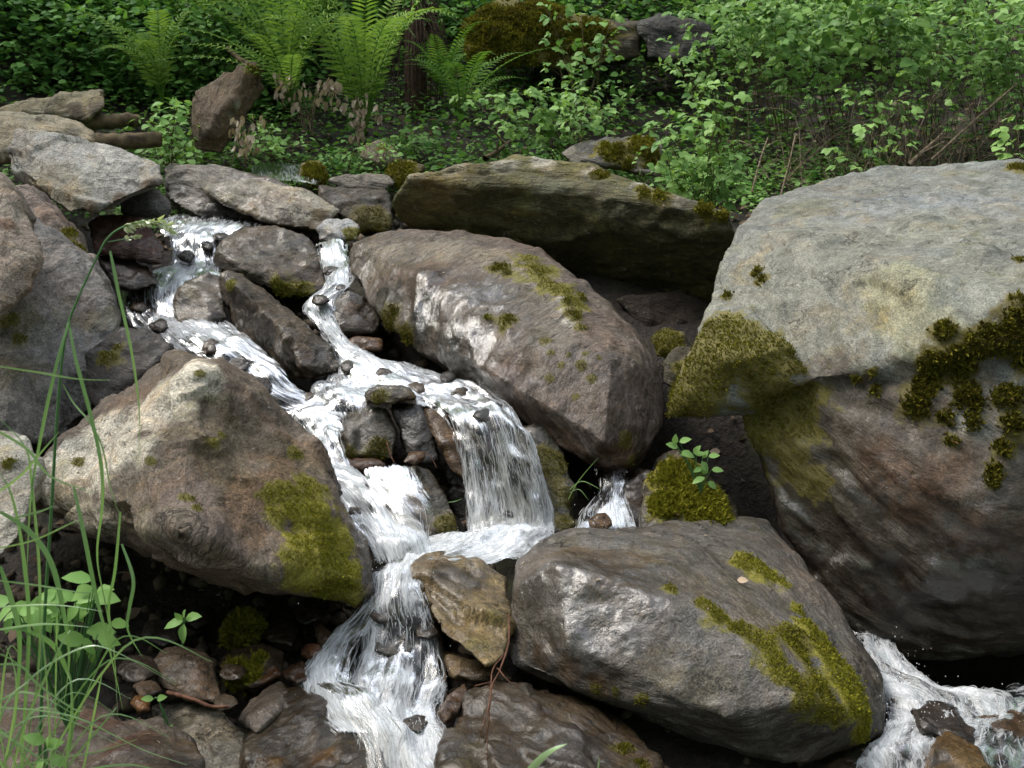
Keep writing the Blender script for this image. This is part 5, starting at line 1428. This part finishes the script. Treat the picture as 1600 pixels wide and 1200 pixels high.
# logs
for x0, y0, Y0, x1, y1, Y1, r, lb in [(140, 222, 6.1, 250, 218, 6.3, .055, 'mossy grey log lying behind the pale flat slab'), (135, 195, 6.6, 215, 188, 6.8, .05, 'rotting brown log above the mossy grey log'), (355, 75, 7.6, 395, 100, 7.4, .02, 'broken branch stub above the upright brown slab')]:
    a, bb = P(x0, y0, Y0), P(x1, y1, Y1)
    T = Tubes()
    c = catmull([a, (a + bb) / 2 + rng.normal(0, .02, 3), bb], 14) + rng.normal(0, .004, (14, 3))
    T.add(c, r, r * .85, 12)
    o = T.build('log', BARK_LOG, None, a)
    tag(o, lb, 'log')

# ------------------------------------------------------------------ undergrowth and litter (uncountable)
def scatter(n, xr, yr, fn):
    x = RNG.uniform(*xr, n)
    y = RNG.uniform(*yr, n)
    z = G(x, y)
    for i in range(n):
        fn(np.array((x[i], y[i], z[i])), i)


L = Leaves()
dens = lambda p: fbm(np.array([p * 1.3]), 3, 2)[0]


def low(p, i):
    L.add(p + UP * RNG.uniform(.02, .22), unit(np.append(RNG.normal(0, 1, 2), RNG.uniform(-.3, .3))), UP + RNG.normal(0, .35, 3), RNG.uniform(.03, .075), 1., RNG.uniform(0, .75))


scatter(26000, (-6.5, 6.5), (6.2, 10.5), low)
tag(L.build('ground_cover', LEAF_D), 'low dark leafy ground cover over the bank', 'ground cover', None, 'stuff')
L = Leaves()


def fresh(p, i):
    if dens(p) > .5:
        L.add(p + UP * RNG.uniform(.02, .16), unit(np.append(RNG.normal(0, 1, 2), RNG.uniform(-.3, .3))), UP + np.array((0, -.4, 0)) + RNG.normal(0, .35, 3), RNG.uniform(.02, .05), .9, RNG.uniform(.1, .8))


scatter(9000, (-4.2, 1.6), (6.1, 8.6), fresh)
dens = lambda p: 1.0
scatter(7000, (-3.2, 2.6), (5.95, 7.1), fresh)
tag(L.build('ground_cover', LEAF_L), 'small fresh green plants carpeting the bank in patches', 'ground cover', None, 'stuff')
L = Leaves()


def far(p, i):
    L.add(p + UP * RNG.uniform(.05, 1.3), unit(np.append(RNG.normal(0, 1, 2), RNG.uniform(-.4, .3))), UP + RNG.normal(0, .4, 3), RNG.uniform(.06, .11), 1., RNG.uniform(0, .6))


scatter(26000, (-8, 8), (8.9, 12.5), far)


def slope_leaf(p, i):
    L.add(p + UP * RNG.uniform(.05, .75), unit(np.append(RNG.normal(0, 1, 2), RNG.uniform(-.4, .3))), UP + np.array((0, -.5, 0)) + RNG.normal(0, .35, 3), RNG.uniform(.045, .09), 1., np.clip(RNG.normal(.45, .3), 0, 1))


scatter(16000, (-6, -1.6), (7.6, 9.4), slope_leaf)
scatter(5000, (-1.6, 3), (8.3, 9.4), slope_leaf)
tag(L.build('undergrowth', LEAF_D), 'dense dark undergrowth at the top of the bank', 'undergrowth', None, 'stuff')
L = Leaves()


def lit(p, i):
    L.add(p + UP * RNG.uniform(.0, .03), unit(np.append(RNG.normal(0, 1, 2), RNG.uniform(-.2, .4))), UP + RNG.normal(0, .6, 3), RNG.uniform(.03, .07), .9, RNG.uniform(0, .8) ** 1.5)


scatter(6000, (-6, 6), (5.4, 10), lit)
scatter(500, (-2.0, 2.0), (2.0, 4.5), lit)
tag(L.build('leaf_litter', LEAF_DRY), 'brown leaf litter on the shaded bank', 'leaf litter', None, 'stuff')
# unseen wood added all round, outside the picture, to shut out the low sky (a gap of sky stays open above the stream)
L = Leaves()
nW = 16000
az = RNG.uniform(0, 2 * np.pi, nW)
ring = RNG.uniform(0, 1, nW)
for i in range(nW):
    a = az[i]
    x, y = math.sin(a), math.cos(a)
    front = y > .55
    R_ = 11 + 5 * ring[i]
    top = 7.0 if front else 13.0
    z = RNG.uniform(0, 1) ** .8 * top
    if y > .2 and z < 9 and front and R_ < 13:
        R_ = 14 + 3 * ring[i]
    p = np.array((x * R_, 2.5 + y * R_, z + (5 if front else 0)))
    L.add(p, RNG.normal(0, 1, 3), RNG.normal(0, 1, 3), RNG.uniform(.35, .9), 1.3, RNG.uniform(0, .8))
tag(L.build('unseen_wood', LEAF_D), 'unseen dark leafy wood added around the stream to block skylight', 'wood', None, 'stuff')


# needles and bits of bark lying on the boulders
L = Leaves()
for o_, v_, wt_, fw_, nr_ in ROCKS.values():
    if o_.name.split('.')[0] != 'boulder':
        continue
    cand = np.nonzero((nr_[:, 2] > .35) & (v_[:, 1] < 5.6))[0]
    if len(cand) < 50:
        continue
    for k_ in RNG.choice(cand, min(110, len(cand) // 160)):
        tn_ = np.cross(nr_[k_], RNG.normal(0, 1, 3))
        big = RNG.random() < .12
        L.add(v_[k_] + nr_[k_] * .002, tn_ + nr_[k_] * .08, nr_[k_] + RNG.normal(0, .2, 3), RNG.uniform(.008, .014) if big else RNG.uniform(.010, .022), .8 if big else .09, RNG.uniform(.1, .9))
tag(L.build('needle_litter', LEAF_DRY), 'fallen needles and bark flakes scattered over the boulders', 'litter', None, 'stuff')
# gravel and silt packed between the stones
ico_v = np.array([(0, 0, 1), (.894, 0, .447), (.276, .851, .447), (-.724, .526, .447), (-.724, -.526, .447), (.276, -.851, .447), (.724, .526, -.447), (-.276, .851, -.447), (-.894, 0, -.447), (-.276, -.851, -.447), (.724, -.526, -.447), (0, 0, -1)])
ico_f = np.array([(0, 1, 2), (0, 2, 3), (0, 3, 4), (0, 4, 5), (0, 5, 1), (1, 6, 2), (2, 7, 3), (3, 8, 4), (4, 9, 5), (5, 10, 1), (2, 6, 7), (3, 7, 8), (4, 8, 9), (5, 9, 10), (1, 10, 6), (6, 11, 7), (7, 11, 8), (8, 11, 9), (9, 11, 10), (10, 11, 6)])
ng = 5000
gx_, gy_ = RNG.uniform(-2.4, 2.4, ng), RNG.uniform(1.9, 6.2, ng)
ok_ = ~((gx_ > .15) & (gx_ < 1.8) & (gy_ > 2.9) & (gy_ < 5.6))
gx_, gy_ = gx_[ok_], gy_[ok_]
ng = len(gx_)
gr_ = RNG.gamma(2.0, .007, ng) + .004
gv = ico_v[None] * RNG.uniform(.6, 1.25, (ng, 12, 1)) * (gr_[:, None] * RNG.uniform(.6, 1.2, (ng, 3)))[:, None] + np.stack([gx_, gy_, G(gx_, gy_) + gr_ * .25], 1)[:, None]
GRAVEL = bark_material('gravel_stone', (.025, .018, .013), (.13, .10, .07), 22)
tag(mesh_obj('gravel', gv.reshape(-1, 3), (ico_f[None] + (np.arange(ng) * 12)[:, None, None]).reshape(-1, 3), GRAVEL, None, False), 'dark gravel packed between the stones of the stream bed', 'gravel', None, 'stuff')

# ------------------------------------------------------------------ foreground plants
def blade(pts, w0, tip=.15, fold=.25, parent=None, mat=LEAF_G, r=.5, name='blade', base_w=.6):
    c = catmull([P(*q) for q in pts], max(10, len(pts) * 6))
    m = len(c)
    tg = np.gradient(c, axis=0)
    tg /= np.linalg.norm(tg, axis=1)[:, None]
    vw = unit(np.mean(c, 0) - CAM)
    tw = np.linspace(-.4, .5, m) + RNG.uniform(-.5, .5)
    s = np.cross(tg, vw)
    s /= np.linalg.norm(s, axis=1)[:, None]
    nr = np.cross(s, tg)
    s = s * np.cos(tw)[:, None] + nr * np.sin(tw)[:, None]
    nr = np.cross(s, tg)
    f = np.linspace(0, 1, m)
    wd = .46 * w0 * np.minimum(base_w + f * 2.0, 1.0) * np.clip((1 - f) / .55, 0, 1) ** .8
    wd = np.maximum(wd, .0004)[:, None]
    v = np.concatenate([c - s * wd + nr * wd * fold, c, c + s * wd + nr * wd * fold])
    i = np.arange(m - 1)
    fc = np.concatenate([np.stack([i, i + m, i + m + 1, i + 1], 1), np.stack([i + m, i + 2 * m, i + 2 * m + 1, i + m + 1], 1)])
    rr = np.clip(r + .12 * np.sin(f * 9 + r * 20), 0, 1)
    return mesh_obj(name, v, fc, mat, parent, True, {'rnd': np.tile(rr, 3)})


gy0 = 1.75
root = empty('grass_stalk', P(70, 1260, 1.8), 'tall grass stalk with a drooping seed head at the left', 'grass stalk')
bpy.context.view_layer.update()
T = Tubes()
T.add(catmull([P(*q) for q in [(60, 1260, 1.78), (68, 1000, 1.76), (80, 800, 1.74), (90, 640, 1.73), (100, 540, 1.72), (112, 490, 1.72), (150, 405, 1.72), (172, 368, 1.72), (205, 350, 1.72), (240, 346, 1.72), (268, 360, 1.72)]], 60), .0034, .0009, 6)
T.build('stem', LEAF_G, root)
L = Leaves()
for x, y in [(205, 351), (212, 349), (222, 347), (230, 346), (238, 346), (246, 348), (252, 352), (258, 355), (265, 360), (195, 353)]:
    for _ in range(7):
        L.add(P(x + RNG.normal() * 2, y + RNG.normal() * 2, 1.72), unit(np.array((.8, RNG.normal() * .4, -.25 + RNG.normal() * .4))), RNG.normal(0, 1, 3), .016, .5, .95)
for x, y in [(196, 372), (204, 371), (212, 370)]:
    for _ in range(6):
        L.add(P(x + RNG.normal() * 2, y + RNG.normal() * 1.5, 1.72), unit(np.array((1, RNG.normal() * .4, .1 + RNG.normal() * .3))), RNG.normal(0, 1, 3), .010, .5, .95)
L.build('seed_head', leaf_material('seed_head_green', (.34, .43, .24), (.55, .60, .40), .03, .3), root)
T = Tubes()
T.add(catmull([P(*q) for q in [(168, 378, 1.72), (182, 376, 1.72), (200, 372, 1.72)]], 8), .0011, .0008, 5)
T.build('side_stem', LEAF_G, root)
for pts, wd, r in [([(172, 392, 1.72), (178, 420, 1.71), (186, 460, 1.70), (205, 545, 1.69), (216, 620, 1.69), (218, 660, 1.69), (216, 735, 1.70)], .0062, .45),
                   ([(108, 505, 1.72), (118, 560, 1.70), (142, 650, 1.69), (158, 725, 1.68), (160, 790, 1.68), (152, 870, 1.69), (166, 950, 1.70), (182, 1050, 1.72)], .0068, .4),
                   ([(110, 495, 1.72), (88, 570, 1.70), (66, 670, 1.70), (48, 780, 1.70), (42, 900, 1.71)], .0065, .45),
                   ([(98, 600, 1.73), (115, 630, 1.72), (140, 660, 1.70), (160, 700, 1.70), (172, 760, 1.70), (185, 800, 1.70)], .004, .6)]:
    blade(pts, wd, parent=root, r=r, name='leaf_blade')

root = empty('grass_clump', P(60, 1280, 1.75), 'clump of broad blue green grass blades at the left edge', 'grass clump')
bpy.context.view_layer.update()
for pts, wd, r in [([(0, 800, 1.66), (45, 830, 1.66), (80, 880, 1.66), (100, 960, 1.66), (108, 1030, 1.68), (100, 1100, 1.72)], .010, .3),
                   ([(110, 1060, 1.76), (85, 1010, 1.73), (40, 985, 1.70), (0, 985, 1.68)], .010, .25),
                   ([(110, 1060, 1.7), (112, 1150, 1.72), (90, 1240, 1.75)], .006, .35),
                   ([(115, 760, 1.72), (132, 840, 1.70), (150, 930, 1.70), (168, 1000, 1.70), (192, 1108, 1.72)], .008, .35),
                   ([(188, 800, 1.74), (180, 890, 1.74), (170, 950, 1.75), (178, 1010, 1.76), (184, 1120, 1.78)], .006, .35),
                   ([(190, 850, 1.72), (208, 905, 1.70), (202, 950, 1.70), (200, 985, 1.70), (222, 1026, 1.71)], .0072, .3),
                   ([(0, 885, 1.70), (15, 930, 1.70), (30, 990, 1.70), (28, 1080, 1.72), (20, 1160, 1.74)], .010, .25),
                   ([(35, 1200, 1.72), (60, 1050, 1.70), (62, 900, 1.70), (50, 760, 1.70), (40, 700, 1.70), (0, 655, 1.70)], .006, .5),
                   ([(30, 1250, 1.72), (45, 1000, 1.70), (38, 880, 1.70), (20, 780, 1.70), (0, 740, 1.70)], .008, .4)]:
    blade(pts, wd, parent=root, r=r, name='leaf_blade')

root = empty('grass_clump', P(-40, 1300, 1.6), 'clump of thin bright green blades arching over the bottom left corner', 'grass clump')
bpy.context.view_layer.update()
spec = [[(0, 1110, 1.6), (60, 1050, 1.58), (130, 1012, 1.57), (180, 1018, 1.57), (275, 1070, 1.6)], [(-30, 660, 1.6), (40, 700, 1.6), (80, 745, 1.6), (150, 770, 1.62)], [(-20, 570, 1.62), (60, 582, 1.6), (120, 592, 1.6), (172, 594, 1.6)], [(-20, 860, 1.6), (50, 845, 1.6), (110, 818, 1.6), (125, 812, 1.62)],
        [(-20, 905, 1.58), (60, 915, 1.58), (120, 925, 1.58), (160, 928, 1.6)], [(-20, 950, 1.58), (80, 945, 1.57), (160, 955, 1.58)], [(-10, 985, 1.57), (70, 975, 1.56), (140, 980, 1.58)], [(-20, 1105, 1.57), (60, 1110, 1.56), (130, 1125, 1.56), (220, 1170, 1.58), (292, 1195, 1.6)],
        [(-20, 1130, 1.56), (40, 1170, 1.55), (130, 1230, 1.56)], [(10, 1240, 1.6), (40, 1130, 1.58), (70, 1060, 1.57), (100, 1000, 1.57), (110, 985, 1.58)], [(60, 1260, 1.6), (120, 1180, 1.58), (170, 1120, 1.57), (182, 1105, 1.58)], [(95, 1250, 1.6), (108, 1150, 1.58), (112, 1080, 1.58), (105, 1050, 1.6)],
        [(-20, 1215, 1.55), (60, 1190, 1.54), (150, 1175, 1.55), (215, 1155, 1.58)], [(40, 1260, 1.56), (120, 1210, 1.55), (200, 1195, 1.56), (270, 1210, 1.58)], [(-20, 1040, 1.57), (30, 1040, 1.57), (60, 1070, 1.57), (120, 1110, 1.58), (135, 1100, 1.58)], [(-10, 1270, 1.55), (20, 1130, 1.54), (25, 1060, 1.54), (10, 1010, 1.55)],
        [(0, 1250, 1.54), (-5, 1150, 1.53), (15, 1090, 1.53), (45, 1065, 1.54)], [(20, 810, 1.64), (60, 800, 1.62), (85, 790, 1.62)], [(-20, 780, 1.62), (30, 745, 1.62), (70, 700, 1.62), (92, 675, 1.63)], [(120, 1260, 1.62), (150, 1100, 1.6), (160, 1050, 1.6)]]
for k, pts in enumerate(spec):
    blade(pts, .0032 + .0018 * RNG.random(), parent=root, r=.6 + .4 * RNG.random(), name='leaf_blade')
for k in range(44):
    x0 = RNG.uniform(-120, 90)
    y0 = RNG.uniform(1210, 1320)
    a = RNG.uniform(-1.1, .9)
    ln = RNG.uniform(150, 420)
    Y = RNG.uniform(1.5, 1.85)
    x1, y1 = x0 + math.sin(a) * ln * .6, y0 - math.cos(a) * ln * .75
    x2, y2 = x0 + math.sin(a) * ln * 1.15, y0 - math.cos(a) * ln * .8 + abs(a) * 60
    blade([(x0, y0, Y), (x1, y1, Y - .02), (x2, y2, Y)], RNG.uniform(.002, .005), parent=root, r=RNG.uniform(.3, .95), name='leaf_blade')
root = empty('grass_clump', P(840, 1240, 1.2), 'out of focus bright blade pair poking up at the bottom centre edge', 'grass clump')
bpy.context.view_layer.update()
blade([(800, 1240, 1.25), (835, 1195, 1.22), (862, 1172, 1.2), (886, 1162, 1.2)], .011, parent=root, r=.95, name='leaf_blade')
blade([(935, 1240, 1.25), (934, 1210, 1.22), (936, 1184, 1.22)], .004, parent=root, r=.7, name='leaf_blade')
root = empty('grass_clump', P(905, 790, 3.4), 'few thin grass blades beside the trickle under the long brown boulder', 'grass clump')
bpy.context.view_layer.update()
for pts in ([(888, 780, 3.4), (905, 750, 3.38), (935, 715, 3.36)], [(890, 765, 3.4), (910, 752, 3.36), (940, 766, 3.34)], [(890, 770, 3.4), (905, 765, 3.37), (920, 782, 3.36)], [(700, 785, 3.3), (712, 783, 3.28), (722, 779, 3.28)]):
    blade(pts, .004, parent=root, r=.7, name='leaf_blade')


def leafy(name, label, base, leaves, mat, cat, stem_r=.002):
    """leaves: (px,py,Y,length m, angle deg in the picture, roll, shade)"""
    b = P(*base)
    root = empty(name, b, label, cat)
    bpy.context.view_layer.update()
    T, L = Tubes(), Leaves()
    for x, y, Y, ln, ang, tilt, r in leaves:
        p = P(x, y, Y)
        T.add(catmull([b, (b + p) / 2 + UP * .01, p], 7), stem_r, stem_r * .6, 5)
        a = math.radians(ang)
        d = np.array((math.cos(a), -.25, math.sin(a)))
        L.add(p, d, np.array((-.25 + tilt * .3, -.75, .75)) + RNG.normal(0, .15, 3), ln, .78, r)
    T.build('stems', BARK_STEM if stem_r > .0025 else LEAF_G, root)
    L.build('leaves', mat, root)
    return root


lv = []
for cx, cy in ((140, 1000), (118, 940), (165, 985), (95, 965), (60, 960), (25, 955), (150, 925), (75, 925)):
    for k in range(6):
        lv.append((cx + RNG.normal() * 8, cy + RNG.normal() * 8, 1.86 + RNG.uniform(-.05, .05), RNG.uniform(.035, .058), RNG.uniform(-200, 20), RNG.normal(), RNG.uniform(.45, .95)))
leafy('herb', 'pale broad leaved herb growing between the grass at the left', (110, 1150, 1.9), lv, LEAF_L, 'herb')
leafy('herb', 'small broad leaved herb at the bottom left corner among thin blades', (70, 1230, 1.6), [(70, 1160, 1.6, .04, 150, 0, .6), (72, 1165, 1.6, .04, 20, 0, .7), (80, 1180, 1.6, .035, -30, 0, .8), (70, 1185, 1.6, .035, -120, 0, .8), (75, 1170, 1.6, .03, 80, 0, .9)], LEAF_L, 'herb')
leafy('seedling', 'four leaved green seedling in the dark hollow', (285, 1010, 2.5), [(287, 970, 2.48, .055, 195, 0, .45), (290, 966, 2.48, .05, 15, 0, .5), (288, 975, 2.47, .055, -95, 0, .6), (288, 968, 2.48, .035, 80, 0, .5), (285, 968, 2.48, .03, 130, 0, .5)], LEAF_L, 'seedling')
leafy('seedling', 'little sprig rooting beside the pale lumpy stone', (250, 1100, 2.2), [(268, 1150, 2.2, .035, -50, 0, .8), (265, 1145, 2.2, .03, 70, 0, .7), (262, 1150, 2.2, .03, 200, 0, .7), (245, 1092, 2.2, .03, 20, 0, .5), (240, 1092, 2.2, .03, 170, 0, .5), (270, 1152, 2.2, .03, 0, 0, .9)], LEAF_L, 'seedling')
leafy('seedling', 'leafy sprig growing on the mossy mound', (1095, 770, 3.3), [(x + RNG.normal() * 3, y + RNG.normal() * 3, 3.26, RNG.uniform(.035, .05), a, 0, RNG.uniform(.6, .95)) for (x, y, a) in [(1060, 690, 20), (1058, 690, 160), (1060, 686, 90), (1078, 710, 170), (1082, 708, 60), (1085, 710, 10), (1100, 715, 60), (1104, 718, 10), (1100, 718, -60), (1100, 748, 200), (1102, 748, -40), (1102, 745, 80), (1112, 735, 0), (1095, 735, 200), (1065, 705, -20)]], LEAF_L, 'seedling')

# hanging root, twig and leaf
T = Tubes()
for pts, r in [([(795, 960, 2.62), (793, 1010, 2.5), (780, 1045, 2.42), (768, 1075, 2.32), (762, 1130, 2.22), (756, 1160, 2.2)], .003), ([(790, 1020, 2.5), (772, 1050, 2.42), (766, 1100, 2.27), (760, 1190, 2.18)], .0024), ([(775, 1045, 2.42), (790, 1060, 2.36), (806, 1074, 2.34)], .0018), ([(768, 1065, 2.36), (745, 1070, 2.36), (740, 1072, 2.36)], .0018), ([(764, 1105, 2.25), (752, 1140, 2.2), (745, 1165, 2.2)], .0016)]:
    c = catmull([P(*q) for q in pts], 24)
    T.add(c + np.cumsum(RNG.normal(0, .0008, c.shape), 0), r, r * .5, 6)
tag(T.build('root', ROOT, None, P(780, 1045, 2.42)), 'reddish hanging root between the rounded grey boulder and the dark ribbed rock', 'root')
T = Tubes()
T.add(catmull([P(*q) for q in [(262, 1082, 2.35), (300, 1092, 2.3), (330, 1104, 2.28), (358, 1104, 2.28)]], 12), .006, .004, 6)
tag(T.build('stick', ROOT, None, P(300, 1090, 2.3)), 'brown fallen twig across the stones below the hollow', 'twig')
T = Tubes()
T.add(catmull([P(*q) for q in [(604, 690, 3.5), (612, 715, 3.45), (620, 728, 3.44)]], 8), .003, .002, 5)
T.add(catmull([P(*q) for q in [(662, 706, 3.44), (672, 712, 3.42), (682, 730, 3.4)]], 8), .002, .0015, 5)
tag(T.build('stick', ROOT, None, P(612, 715, 3.45)), 'thin bent twig beside the black leaning slab', 'twig')
L = Leaves()
L.add(P(1152, 907, 2.74), np.array((1, 0, .05)), np.array((0, -.6, .8)), .034, .9, 1.)
tag(L.build('fallen_leaf', leaf_material('pale_dead_leaf', (.5, .38, .26), (.6, .45, .32), .03, .2)), 'pale dead leaf lying on top of the rounded grey boulder', 'leaf')
